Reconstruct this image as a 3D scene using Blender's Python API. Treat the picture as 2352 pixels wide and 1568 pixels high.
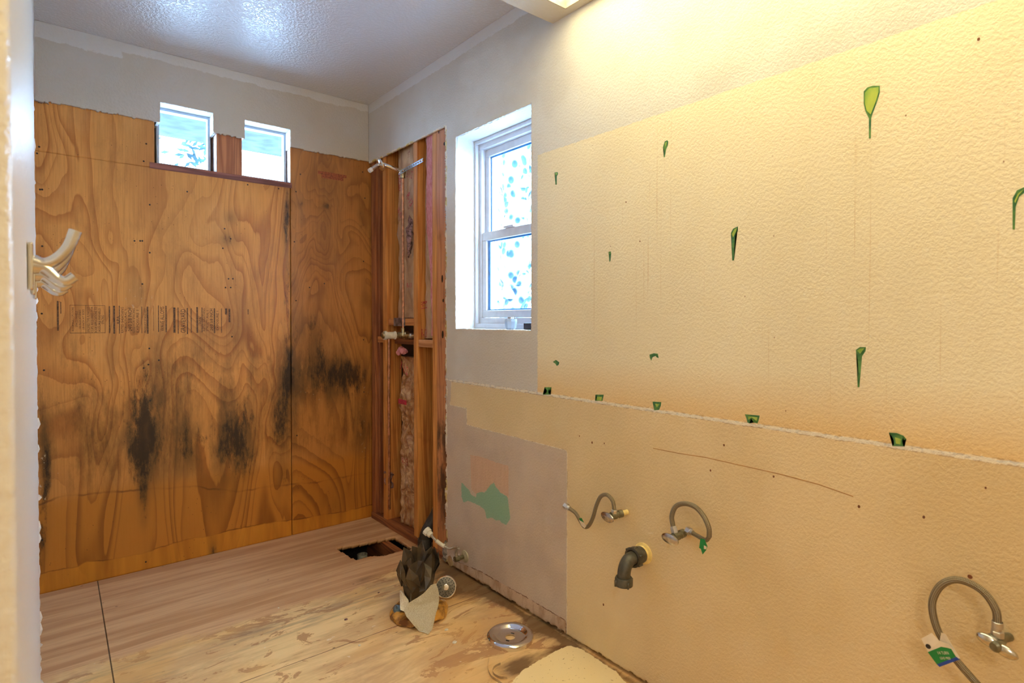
import bpy, bmesh, math, random
import numpy as np
from mathutils import Vector, Matrix, noise as mnoise
random.seed(7); rng = np.random.default_rng(7)
for o in list(bpy.data.objects): bpy.data.objects.remove(o)
scene = bpy.context.scene
COL = scene.collection
PI = math.pi

# ------------------------------------------------------------------ camera
H = 1.18; FPX = 1310.0; YAW = math.radians(39.3); PITCH = math.radians(0.8)
cam = bpy.data.cameras.new('camera'); camo = bpy.data.objects.new('camera', cam); COL.objects.link(camo)
cam.sensor_width = 36.0; cam.lens = FPX / 2352 * 36.0
camo.location = (0, 0, H); camo.rotation_euler = (PI/2 - PITCH, 0, -YAW)
cam.shift_y = -31 / 2352; cam.clip_start = 0.02
cam.dof.use_dof = True; cam.dof.focus_distance = 2.3; cam.dof.aperture_fstop = 5.0
scene.camera = camo
# ------------------------------------------------------------------ world, exposure
world = bpy.data.worlds.new('world'); scene.world = world; world.use_nodes = True
bg = world.node_tree.nodes['Background']
bg.inputs['Color'].default_value = (0.44, 0.68, 1.0, 1); bg.inputs['Strength'].default_value = 44.0
vs = scene.view_settings
vs.view_transform = 'Standard'; vs.look = 'None'; vs.gamma = 1; vs.use_curve_mapping = False; vs.exposure = 0.0
LAMP_STRENGTH = 7.4
LAMP_COLOR = (1.0, 0.88, 0.47)
scene.cycles.use_denoising = True
scene.cycles.max_bounces = 8; scene.cycles.diffuse_bounces = 5
# ------------------------------------------------------------------ points on real planes
_s, _c = math.sin, math.cos
_R = Vector((_c(YAW), -_s(YAW), 0)); _F = Vector((_s(YAW)*_c(PITCH), _c(YAW)*_c(PITCH), -_s(PITCH)))
_U = Vector((_s(YAW)*_s(PITCH), _c(YAW)*_s(PITCH), _c(PITCH)))
def hit(px, py, ax, val):
    d = _R*((px-1176)/FPX) + _U*((753-py)/FPX) + _F
    o = Vector((0, 0, H)); return o + d*((val-o[ax])/d[ax])
def W(px, py, x=1.491): return hit(px, py, 0, x)
def B(px, py, y=3.161): return hit(px, py, 1, y)
def G(px, py, z=0.0): return hit(px, py, 2, z)
XW = 1.491; YB = 3.161; ZC = 2.45; YP = 3.173; XS = 1.503

# ------------------------------------------------------------------ shader helper
def c(r, g, b):
    f = lambda v: ((v/255+.055)/1.055)**2.4 if v/255 > .04045 else v/255/12.92
    return (f(r), f(g), f(b), 1)
class Sh:
    def __init__(s, name, col=(.5, .5, .5, 1), rough=.6, metal=0.0, spec=.5):
        s.m = bpy.data.materials.new(name); s.m.use_nodes = True; s.nt = s.m.node_tree
        s.b = s.nt.nodes['Principled BSDF']
        s.set('Base Color', col); s.set('Roughness', rough); s.set('Metallic', metal); s.set('Specular IOR Level', spec)
    def set(s, k, v):
        if isinstance(v, bpy.types.NodeSocket): s.nt.links.new(v, s.b.inputs[k])
        else: s.b.inputs[k].default_value = v
    def put(s, inp, v):
        if isinstance(v, bpy.types.NodeSocket): s.nt.links.new(v, inp)
        elif v is not None: inp.default_value = v
    def n(s, t): return s.nt.nodes.new(t)
    def pos(s, sc=(1, 1, 1), rot=(0, 0, 0)):
        t = s.n('ShaderNodeTexCoord'); m = s.n('ShaderNodeMapping'); m.inputs['Scale'].default_value = sc; m.inputs['Rotation'].default_value = rot
        s.nt.links.new(t.outputs['Object'], m.inputs['Vector']); return m.outputs['Vector']
    def uv(s, sc=(1, 1, 1)):
        t = s.n('ShaderNodeTexCoord'); m = s.n('ShaderNodeMapping'); m.inputs['Scale'].default_value = sc
        s.nt.links.new(t.outputs['UV'], m.inputs['Vector']); return m.outputs['Vector']
    def axis(s, i, v=None):
        x = s.n('ShaderNodeSeparateXYZ'); s.nt.links.new(v or s.pos(), x.inputs[0]); return x.outputs[i]
    def noise(s, sc=5, vec=(1, 1, 1), det=4, rough=.5, dist=0, v=None):
        t = s.n('ShaderNodeTexNoise'); s.nt.links.new(v or s.pos(vec), t.inputs['Vector'])
        t.inputs['Scale'].default_value = sc; t.inputs['Detail'].default_value = det; t.inputs['Roughness'].default_value = rough
        t.inputs['Distortion'].default_value = dist; return t.outputs['Fac']
    def vor(s, sc=5, vec=(1, 1, 1), feat='F1'):
        t = s.n('ShaderNodeTexVoronoi'); t.feature = feat; s.nt.links.new(s.pos(vec), t.inputs['Vector']); t.inputs['Scale'].default_value = sc
        return t.outputs['Distance']
    def math(s, op, a, b=None, cl=False):
        t = s.n('ShaderNodeMath'); t.operation = op; t.use_clamp = cl; s.put(t.inputs[0], a)
        if b is not None: s.put(t.inputs[1], b)
        return t.outputs[0]
    def ss(s, x, lo, hi, a=0.0, b=1.0):
        t = s.n('ShaderNodeMapRange'); t.interpolation_type = 'SMOOTHSTEP' if (a, b) == (0.0, 1.0) else 'LINEAR'
        s.put(t.inputs['Value'], x); t.inputs['From Min'].default_value = lo; t.inputs['From Max'].default_value = hi
        t.inputs['To Min'].default_value = a; t.inputs['To Max'].default_value = b; return t.outputs[0]
    def mix(s, f, a, b, mode='MIX'):
        t = s.n('ShaderNodeMixRGB'); t.blend_type = mode; s.put(t.inputs[0], f); s.put(t.inputs[1], a); s.put(t.inputs[2], b); return t.outputs[0]
    def attr(s, name):
        t = s.n('ShaderNodeAttribute'); t.attribute_name = name; return t.outputs['Fac']
    def bump(s, h, st=.3, d=.01):
        t = s.n('ShaderNodeBump'); t.inputs['Strength'].default_value = st; t.inputs['Distance'].default_value = d
        s.put(t.inputs['Height'], h); s.nt.links.new(t.outputs[0], s.b.inputs['Normal'])
def glass(tint=(1, 1, 1, 1)):
    m = bpy.data.materials.new('window_glass'); m.use_nodes = True; nt = m.node_tree; nt.nodes.clear()
    o = nt.nodes.new('ShaderNodeOutputMaterial'); mx = nt.nodes.new('ShaderNodeMixShader'); t = nt.nodes.new('ShaderNodeBsdfTransparent'); g = nt.nodes.new('ShaderNodeBsdfGlossy')
    t.inputs[0].default_value = tint; g.inputs['Roughness'].default_value = .02
    mx.inputs[0].default_value = .05; nt.links.new(t.outputs[0], mx.inputs[1]); nt.links.new(g.outputs[0], mx.inputs[2]); nt.links.new(mx.outputs[0], o.inputs[0]); return m
M_glass = glass((.97, .99, 1, 1))
def plain(name, col, rough=.6, metal=0., var=.12, sc=40, bump=0.0, spec=.5):
    s = Sh(name, col, rough, metal, spec); nz = s.noise(sc, det=5)
    dark = tuple(v*(1-var*2) for v in col[:3])+(1,); lite = tuple(min(1, v*(1+var)) for v in col[:3])+(1,)
    s.set('Base Color', s.mix(s.ss(nz, .3, .7), dark, lite))
    if bump: s.bump(nz, bump, .002)
    return s.m

# ------------------------------------------------------------------ geometry helpers
def box(bm, lo, hi, bev=0.0):
    lo = Vector(lo); hi = Vector(hi)
    r = bmesh.ops.create_cube(bm, size=1, matrix=Matrix.Translation((lo+hi)/2) @ Matrix.Diagonal((*(hi-lo), 1)))
    if bev:
        es = list({e for v in r['verts'] for e in v.link_edges})
        bmesh.ops.bevel(bm, geom=es, offset=bev, segments=2, affect='EDGES', profile=.6)
    return r['verts']
def frame_of(d):
    d = d.normalized(); a = Vector((0, 0, 1)) if abs(d.z) < .9 else Vector((1, 0, 0))
    u = d.cross(a).normalized(); return u, d.cross(u).normalized()
def smooth_pts(pts, n=8):
    pts = [Vector(p) for p in pts]; P = [pts[0]*2-pts[1]]+pts+[pts[-1]*2-pts[-2]]; out = []
    for i in range(1, len(P)-2):
        for k in range(n):
            t = k/n; a, b, cc, d = P[i-1], P[i], P[i+1], P[i+2]
            out.append(.5*((2*b)+(cc-a)*t+(2*a-5*b+4*cc-d)*t*t+(3*b-a-3*cc+d)*t**3))
    out.append(pts[-1]); return out
def tube(bm, pts, r, seg=14, cap=True, n=8, smooth=True):
    P = smooth_pts(pts, n) if smooth and len(pts) > 2 else [Vector(p) for p in pts]
    uvl = bm.loops.layers.uv.verify()
    d0 = (P[1]-P[0]).normalized(); u, _ = frame_of(d0); rings = []; L = 0; lens = [0]
    for i, p in enumerate(P):
        d = (P[min(i+1, len(P)-1)]-P[max(i-1, 0)]).normalized()
        u = (u - d*u.dot(d)).normalized(); w = d.cross(u)
        if i: L += (p-P[i-1]).length; lens.append(L)
        rr = r(i/(len(P)-1)) if callable(r) else r
        rings.append([bm.verts.new(p+(u*math.cos(a)+w*math.sin(a))*rr) for a in [2*PI*k/seg for k in range(seg)]])
    for i in range(len(rings)-1):
        for k in range(seg):
            f = bm.faces.new((rings[i][k], rings[i][(k+1) % seg], rings[i+1][(k+1) % seg], rings[i+1][k])); f.smooth = True
            for l, (a, b) in zip(f.loops, ((k, i), (k+1, i), (k+1, i+1), (k, i+1))): l[uvl].uv = (a/seg, lens[b])
    if cap:
        bm.faces.new(rings[0][::-1]); bm.faces.new(rings[-1])
def lathe(bm, prof, org, axis=(0, 0, 1), seg=32, ngon=None, close=False):
    """prof: (radius, height along axis) pairs"""
    org = Vector(org); d = Vector(axis).normalized(); u, w = frame_of(d); seg = ngon or seg; rings = []
    for r, h in prof:
        if r < 1e-6: rings.append([bm.verts.new(org+d*h)]*seg)
        else: rings.append([bm.verts.new(org+d*h+(u*math.cos(2*PI*k/seg)+w*math.sin(2*PI*k/seg))*r) for k in range(seg)])
    if close: rings.append(rings[0])
    for i in range(len(rings)-1):
        for k in range(seg):
            vs_ = []
            for v in (rings[i][k], rings[i][(k+1) % seg], rings[i+1][(k+1) % seg], rings[i+1][k]):
                if v not in vs_: vs_.append(v)
            if len(vs_) > 2:
                try: f = bm.faces.new(vs_); f.smooth = ngon is None
                except ValueError: pass
def prism(bm, pts, ext):
    ext = Vector(ext); a = [bm.verts.new(p) for p in pts]; b = [bm.verts.new(Vector(p)+ext) for p in pts]
    n = len(pts); bm.faces.new(a[::-1]); bm.faces.new(b)
    for i in range(n): bm.faces.new((a[i], a[(i+1) % n], b[(i+1) % n], b[i]))
def crumple(bm, amp, sc, seed=0):
    for v in bm.verts:
        q = v.co*sc+Vector((seed, seed*1.7, 0)); v.co += Vector(mnoise.noise_vector(q))*amp

# ------------------------------------------------------------------ objects
def link(name, bm, mat, origin=(0, 0, 0), parent=None, sharp=.6, recalc=True):
    me = bpy.data.meshes.new(name)
    if recalc: bmesh.ops.recalc_face_normals(bm, faces=bm.faces)
    for e in bm.edges:
        if len(e.link_faces) == 2 and e.calc_face_angle(0) > sharp: e.smooth = False
    org = Vector(origin)
    if parent is not None and parent.parent is not None: org = Vector(parent['_w'])
    if parent is not None and parent.parent is None: org = Vector(parent.location)
    bmesh.ops.translate(bm, verts=bm.verts, vec=-org)
    bm.to_mesh(me); bm.free(); me.materials.append(mat)
    o = bpy.data.objects.new(name, me); COL.objects.link(o)
    if parent is not None: o.parent = parent; o['_w'] = tuple(org)
    else: o.location = org
    return o
def tag(o, label, cat, group=None):
    o['label'] = label; o['category'] = cat
    if group: o['group'] = group
    return o
def thing(name, loc, label, cat, group=None):
    o = bpy.data.objects.new(name, None); o.empty_display_size = .05; o.location = loc; COL.objects.link(o); return tag(o, label, cat, group)
def struct(o): o['kind'] = 'structure'; return o
def one(name, fn, mat, label, cat, origin, group=None):
    bm = bmesh.new(); fn(bm); return tag(link(name, bm, mat, origin), label, cat, group)
def part(name, fn, mat, parent, label=None, recalc=True):
    bm = bmesh.new(); fn(bm); o = link(name, bm, mat, parent=parent, recalc=recalc)
    if label: o['label'] = label
    return o
def structure(name, fn, mat):
    bm = bmesh.new(); fn(bm); return struct(link(name, bm, mat))

def vnoise(x, y, seed=0):
    """cheap smooth value noise on arrays"""
    r = np.random.default_rng(seed).random((64, 64)); xi = np.floor(x).astype(int); yi = np.floor(y).astype(int)
    fx = x-xi; fy = y-yi; fx = fx*fx*(3-2*fx); fy = fy*fy*(3-2*fy); g = lambda a, b: r[a % 64, b % 64]
    return (g(xi, yi)*(1-fx)+g(xi+1, yi)*fx)*(1-fy)+(g(xi, yi+1)*(1-fx)+g(xi+1, yi+1)*fx)*fy
def sdf(U, V, poly):
    """signed distance (negative inside) to a polygon of (u,v)"""
    d = np.full(U.shape, 1e9); inside = np.zeros(U.shape, bool); n = len(poly)
    for i in range(n):
        (ax, ay), (bx, by) = poly[i], poly[(i+1) % n]; ex, ey = bx-ax, by-ay
        t = np.clip(((U-ax)*ex+(V-ay)*ey)/(ex*ex+ey*ey+1e-12), 0, 1)
        d = np.minimum(d, np.hypot(U-ax-t*ex, V-ay-t*ey))
        cr = ((ay > V) != (by > V)) & (U < (bx-ax)*(V-ay)/((by-ay) if by != ay else 1e-12)+ax); inside ^= cr
    return np.where(inside, -d, d)
def sheet(name, us, vs_, to3, keep, ext, mat, attrs, parent=None, jit=0.0):
    """a slab whose face is a grid (cells kept where keep(u,v)), with real thickness ext at every edge; attrs are per-vertex fields"""
    nu, nv = len(us), len(vs_); U, V = np.meshgrid(us, vs_, indexing='ij')
    uc = (us[1:]+us[:-1])/2; vc = (vs_[1:]+vs_[:-1])/2; UC, VC = np.meshgrid(uc, vc, indexing='ij'); K = keep(UC, VC)
    idx = np.arange(nu*nv).reshape(nu, nv)
    a, b, cc, d = idx[:-1, :-1], idx[1:, :-1], idx[1:, 1:], idx[:-1, 1:]
    quads = np.stack([a[K], b[K], cc[K], d[K]], 1)
    Kp = np.pad(K, 1); edges = []
    for sh, e in ((Kp[1:-1, :-2], (a, b)), (Kp[1:-1, 2:], (cc, d)), (Kp[:-2, 1:-1], (d, a)), (Kp[2:, 1:-1], (b, cc))):
        m = K & ~sh; edges.append(np.stack([e[0][m], e[1][m]], 1))
    edges = np.concatenate(edges); P = to3(U, V).reshape(-1, 3); n = len(P)
    bv = np.unique(edges); onb = np.zeros(n, bool); onb[bv] = True
    rim = (U.ravel() > us[0]+1e-6) & (U.ravel() < us[-1]-1e-6) & (V.ravel() > vs_[0]+1e-6) & (V.ravel() < vs_[-1]-1e-6)
    if jit:
        eu = to3(U+1, V).reshape(-1, 3)-P; ev = to3(U, V+1).reshape(-1, 3)-P; s = (onb & rim)[:, None]
        P = P + s*jit*(rng.uniform(-1, 1, (n, 1))*eu+rng.uniform(-1, 1, (n, 1))*ev)
    P2 = P+np.array(ext)
    side = np.stack([edges[:, 1], edges[:, 0], edges[:, 0]+n, edges[:, 1]+n], 1)
    back = (quads+n)[:, ::-1]
    F = np.concatenate([quads, side, back]); used = np.unique(F); remap = np.full(2*n, -1); remap[used] = np.arange(len(used)); F = remap[F]
    VV = np.concatenate([P, P2])[used]
    me = bpy.data.meshes.new(name); me.vertices.add(len(VV)); me.vertices.foreach_set('co', VV.astype(np.float32).ravel())
    me.loops.add(F.size); me.loops.foreach_set('vertex_index', F.astype(np.int32).ravel())
    me.polygons.add(len(F)); me.polygons.foreach_set('loop_start', np.arange(0, F.size, 4, dtype=np.int32))
    me.update(calc_edges=True); me.validate()
    for k, fn in attrs.items():
        val = fn(U, V).ravel().astype(np.float32); at = me.attributes.new(k, 'FLOAT', 'POINT'); at.data.foreach_set('value', np.concatenate([val, val])[used])
    me.materials.append(mat); o = bpy.data.objects.new(name, me); COL.objects.link(o)
    if parent: o.parent = parent
    return o
def grid(lo, hi, step, extra=()):
    g = list(np.arange(lo, hi, step))+[hi]+list(extra); g = np.unique(np.round(g, 5))
    keep = [g[0]]
    for v in g[1:]:
        if v-keep[-1] > 2e-4: keep.append(v)
    return np.array(keep)
def gauss(U, V, lst):
    s = np.zeros(U.shape)
    for u, v, ru, rv, a in lst: s += a*np.exp(-((U-u)/ru)**2-((V-v)/rv)**2)
    return s

# ------------------------------------------------------------------ materials
def m_wood(name, light, dark, axis_='z', rough=.6, sc=1.0, stain=None, low=False):
    s = Sh(name, light, rough); st = {'z': (1, 1, .06), 'x': (.06, 1, 1), 'y': (1, .06, 1)}[axis_]
    g = s.noise(60*sc, st, 6, .6); r = s.noise(9*sc, st, 2, .5, .6)
    rings = s.math('ABSOLUTE', s.math('SINE', s.math('MULTIPLY', r, 34)))
    col = s.mix(s.ss(rings, .1, .95), dark, light); col = s.mix(s.ss(g, .35, .7, 0, .5), col, tuple(v*.55 for v in dark[:3])+(1,))
    bl = s.noise(7, (1, 1, 1), 3); col = s.mix(s.ss(bl, .58, .8, 0, .75), col, stain or tuple(v*.4 for v in dark[:3])+(1,))
    if low:
        zz = s.axis(2); lz = s.math('MULTIPLY', s.ss(zz, -.1, .15), s.ss(zz, .62, .95, 1.0, 0.0)); k = s.math('ADD', lz, s.math('MULTIPLY', s.math('SUBTRACT', s.noise(16, (1, 1, .35), 6, .7), .5), 2.4))
        col = s.mix(s.math('MULTIPLY', s.ss(k, .75, 1.2, 0, .85), s.ss(lz, 0, .3)), col, c(40, 26, 18))
    s.set('Base Color', col); s.bump(g, .25, .002); return s.m
M_stud = m_wood('framing_lumber', c(222, 150, 76), c(190, 114, 50))
M_stud_red = m_wood('reddish_lumber', c(176, 106, 60), c(136, 74, 42))
M_block = m_wood('blocking_lumber', c(214, 140, 76), c(180, 104, 52), 'y')
M_plate = m_wood('bottom_plate_lumber', c(158, 92, 50), c(118, 64, 34), 'y')
M_trimmer = m_wood('stained_trimmer', c(206, 136, 84), c(178, 106, 62), 'z', .6, 1, c(60, 34, 20), low=True)
M_redsill = m_wood('red_sill_lumber', c(150, 88, 70), c(112, 56, 44), 'x')
M_chrome = plain('polished_chrome', (.80, .80, .82, 1), .07, 1, .02)
M_hook = plain('satin_nickel', (.72, .72, .74, 1), .24, 1, .03)
M_nickel = plain('brushed_nickel', (.60, .59, .60, 1), .36, 1, .04)
M_oldmetal = plain('dull_valve_metal', (.22, .20, .13, 1), .36, .6, .15, 90)
M_brass = plain('old_brass', (.50, .40, .24, 1), .4, 1, .2, 80)
M_copper = plain('dull_copper', (.56, .27, .16, 1), .42, 1, .2, 50)
M_abs = plain('grey_black_drain_plastic', c(78, 74, 64), .42, 0, .18, 60, .1)
M_blk = plain('black_plastic', c(38, 38, 42), .45, 0, .1)
M_wht = plain('white_vinyl', c(214, 216, 222), .32, 0, .03, 30)
M_paintw = plain('white_plaster_return', c(214, 214, 212), .5, 0, .05, 60, .15)
M_galv = plain('galvanized_strap', (.45, .55, .66, 1), .42, 1, .12, 120)
M_dark = plain('dark_hole', c(16, 13, 10), .9)
M_tape = plain('white_sleeve', c(226, 220, 206), .5, 0, .05)
M_green = plain('printed_green', c(20, 130, 60), .5, 0, .06)
M_blue = plain('printed_blue', c(30, 70, 170), .5, 0, .06)
M_cardw = plain('printed_cream', c(232, 220, 200), .5, 0, .05)
M_ink = plain('stamp_ink', c(60, 34, 14), .7, 0, .3, 160)
M_ink2 = plain('faded_stamp_ink', c(104, 66, 36), .7, 0, .3, 160)
M_red = plain('red_print', c(186, 44, 56), .6, 0, .2, 90)
M_cream = plain('old_cream_paint', c(240, 214, 140), .5, 0, .08, 60, .2)

def m_braid():
    s = Sh('braided_steel', (.3, .26, .2, 1), .42, .6)
    v = s.uv(); x = s.n('ShaderNodeSeparateXYZ'); s.nt.links.new(v, x.inputs[0])
    a = s.math('MULTIPLY', x.outputs[0], 2*PI*6); b = s.math('MULTIPLY', x.outputs[1], 2*PI*220)
    w = s.math('MULTIPLY', s.math('SINE', s.math('ADD', a, b)), s.math('SINE', s.math('SUBTRACT', a, b)))
    s.set('Base Color', s.mix(s.ss(w, -.6, .6), (.13, .10, .06, 1), (.38, .32, .22, 1))); s.bump(w, .5, .0015); return s.m
M_braid = m_braid()

def orange_peel(s, sc=95, st=.5, d=.0035, extra=None):
    h = s.noise(sc, (1, 1, 1), 3, .55); h2 = s.ss(h, .38, .62)
    if extra is not None: h2 = s.math('ADD', h2, extra)
    s.bump(h2, st, d)

# ================================================================== SETTING
# ---------- ceiling
s = Sh('ceiling_semigloss', c(222, 224, 230), .34, 0, .8); s.set('Coat Weight', 1.0); s.set('Coat Roughness', .19); s.set('Coat IOR', 1.9)
orange_peel(s, 80, .40, .003); s.nt.links.new(s.b.inputs['Normal'].links[0].from_socket, s.b.inputs['Coat Normal']); M_ceil = s.m
structure('ceiling', lambda b: box(b, (-1.5, -2.2, ZC), (1.75, 3.4, ZC+.1)), M_ceil)

# ---------- right wall (paint zones are real paint, each with its own edge)
YW = (W(1046, 700).y, W(1220, 700).y); ZWN = (W(1220, 757).z-.002, W(1046, 314).z-.002)
pz = lambda L: [(W(x, y).y, W(x, y).z) for x, y in L]
mirror_poly = [(1.664, .897), (1.664, 1.822), (-2.3, 1.83), (-2.3, .90)]
below_poly = [(2.275, .888), (2.29, .775), (2.149, .775), (2.149, .700), (1.500, .697), (1.500, -.1), (-2.3, -.1), (-2.3, .893)]
patch_poly = pz([(1080, 1044), (1110, 1050), (1140, 1062), (1168, 1070), (1168, 1145), (1140, 1125), (1120, 1125), (1095, 1135), (1083, 1125)])
green_poly = pz([(1060, 1106), (1070, 1118), (1079, 1127), (1082, 1137), (1093, 1141), (1095, 1133), (1106, 1129), (1113, 1131), (1118, 1125), (1126, 1113), (1134, 1108), (1140, 1119), (1150, 1132),
                 (1166, 1141), (1170, 1175), (1172, 1190), (1163, 1205), (1150, 1200), (1149, 1194), (1140, 1195), (1130, 1189), (1118, 1190), (1113, 1170), (1105, 1163), (1088, 1155), (1075, 1150), (1064, 1153), (1060, 1140)])
strip_poly = pz([(1036, 1284), (1100, 1310), (1200, 1366), (1300, 1425), (1300, 1480), (1030, 1330)])
s = Sh('right_wall_paint', c(214, 210, 204), .42, 0, .45)
nz = s.math('MULTIPLY', s.math('SUBTRACT', s.noise(60, (1, 1, 1), 4, .65), .5), .012); nzb = s.math('MULTIPLY', s.math('SUBTRACT', s.noise(25, (1, 1, 1), 5, .7), .5), .03)
def zone(nm, w=.0012, nn=None):
    return s.ss(s.math('ADD', s.attr(nm), nn or nz), -w, w, 1.0, 0.0)
col = s.mix(s.ss(s.noise(3, det=4), .4, .6), c(206, 200, 192), c(214, 210, 204))
Z = s.axis(2); Yc = s.axis(1)
cream = s.mix(s.ss(s.noise(2.2, (1, 1, .6), 4), .35, .65), c(226, 212, 180), c(234, 221, 190))
streak = s.noise(38, (0, 1, .02), 3, .8, v=None); fine = s.ss(s.noise(130, (0, 1, .008), 2, .5), .66, .72)
cream = s.mix(s.math('MULTIPLY', fine, s.ss(s.noise(4, (1, 1, .5), 3), .45, .6, 0, .45)), cream, c(200, 160, 104))
cream2 = s.mix(s.ss(Z, .90, 1.05, .85, 0.0), cream, c(224, 186, 124))
dots = s.math('MULTIPLY', s.ss(s.vor(26, (1, 1, .6)), .03, .05, 1, 0), s.ss(s.noise(5), .5, .6))
cream2 = s.mix(s.math('MULTIPLY', dots, .8), cream2, c(140, 84, 50))
col = s.mix(zone('mirror'), col, cream2)
grey = s.mix(s.ss(s.noise(6, det=5), .35, .7), c(204, 184, 164), c(192, 172, 154))
lowc = s.mix(s.ss(s.noise(3, (1, 1, .7), 4), .35, .65), c(226, 202, 158), c(216, 190, 144))
below_ledge = s.ss(Z, .8895, .8905, 1.0, 0.0)
bl_zone = s.math('MULTIPLY', below_ledge, s.ss(Yc, 2.29, 2.30, 1.0, 0.0))
col = s.mix(s.ss(s.math('ADD', Z, nz), .889, .891, 1.0, 0.0), col, grey)
col = s.mix(zone('below'), col, lowc)
col = s.mix(zone('patch'), col, s.mix(s.noise(70, (1, 1, .2)), c(214, 178, 148), c(196, 158, 128)))
col = s.mix(zone('green', .0012), col, c(140, 176, 146))
stc = s.mix(s.ss(s.noise(30, (1, 1, .4), 5), .4, .65), c(206, 178, 150), c(178, 144, 112))
col = s.mix(zone('strip'), col, stc)
edge_s = s.ss(s.math('ABSOLUTE', s.math('ADD', s.attr('strip'), nz)), .0008, .003, 1.0, 0.0)
col = s.mix(s.math('MULTIPLY', edge_s, s.ss(s.noise(22), .42, .56)), col, c(112, 74, 50))
edge_b = s.math('MULTIPLY', s.ss(s.math('ABSOLUTE', s.attr('below')), .0006, .0022, 1.0, 0.0), s.ss(s.noise(45), .4, .55))
col = s.mix(s.math('MULTIPLY', edge_b, .7), col, c(240, 232, 214))
dashes = s.math('MULTIPLY', s.ss(s.math('ABSOLUTE', s.math('ADD', s.attr('below'), .001)), .0004, .0014, 1.0, 0.0), s.ss(s.noise(50, (1, 1, .3)), .56, .60))
col = s.mix(s.math('MULTIPLY', dashes, .7), col, c(120, 84, 58))
ledge_d = s.math('ABSOLUTE', s.math('SUBTRACT', s.math('ADD', Z, s.math('MULTIPLY', s.noise(30, (1, 1, 1), 5, .7), .012)), .900))
ledge = s.math('MULTIPLY', s.ss(ledge_d, .002, .007, 1.0, 0.0), s.ss(s.math('ADD', s.noise(55, det=4), 0.0), .36, .5))
col = s.mix(s.math('MULTIPLY', ledge, .85), col, c(236, 226, 208))
ledge2 = s.math('MULTIPLY', s.ss(ledge_d, .0055, .0075, 1.0, 0.0), s.math('SUBTRACT', 1.0, s.ss(ledge_d, .003, .005, 1.0, 0.0)))
col = s.mix(s.math('MULTIPLY', ledge2, s.ss(s.noise(70), .45, .55, 0, .5)), col, c(150, 104, 64))
# taped joint below the ceiling and crumbling gypsum at the torn edge
col = s.mix(s.math('MULTIPLY', s.ss(s.math('ADD', Z, nzb), 2.395, 2.40), s.ss(s.math('ADD', Yc, nzb), 1.55, 1.62, 0, 1)), col, c(226, 226, 228))
torn = s.math('MULTIPLY', s.ss(s.math('ADD', s.attr('bay'), nzb), .006, .009, 1.0, 0.0), s.ss(s.noise(12), .44, .5))
col = s.mix(torn, col, s.mix(s.ss(s.noise(18), .5, .55), c(236, 226, 206), c(212, 190, 120)))
s.set('Base Color', col); s.set('Roughness', s.ss(s.noise(6), .3, .7, .36, .5))
orange_peel(s, 120, .25, .0024, s.math('ADD', s.math('MULTIPLY', ledge, 1.2), s.math('MULTIPLY', zone('below'), -.6)))
M_rwall = s.m
bay_poly = [(2.322, -.2), (2.322, 2.106), (3.4, 2.106), (3.4, -.2)]
def keep_r(u, v):
    e = (vnoise(v*42, v*0, 3)-.5)*.022*np.clip(1.3-v, .25, 1)+(vnoise(v*170, v*0, 9)-.5)*.010
    bay = (u > 2.326+e) & (v < 2.107+(vnoise(u*80, u*0, 5)-.5)*.004)
    win = (u > YW[1]) & (u < YW[0]) & (v > ZWN[0]) & (v < ZWN[1])
    pit = (v < .012+.004*vnoise(u*50, u*0, 8))
    return ~(bay | win | pit)
gy = grid(.2, YB, .006, YW); gy = np.concatenate([np.arange(-2.2, .19, .05), gy]); gz = grid(0, ZC, .006, ZWN)
F_ = lambda p: (lambda U, V: sdf(U, V, p))
wall_right = struct(sheet('wall_right', gy, gz, lambda U, V: np.stack([np.full(U.shape, XW), U, V], -1), keep_r, (.012, 0, 0), M_rwall,
    dict(mirror=F_(mirror_poly), below=F_(below_poly), patch=F_(patch_poly), green=F_(green_poly), strip=F_(strip_poly), bay=F_(bay_poly)), jit=.0018))

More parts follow.
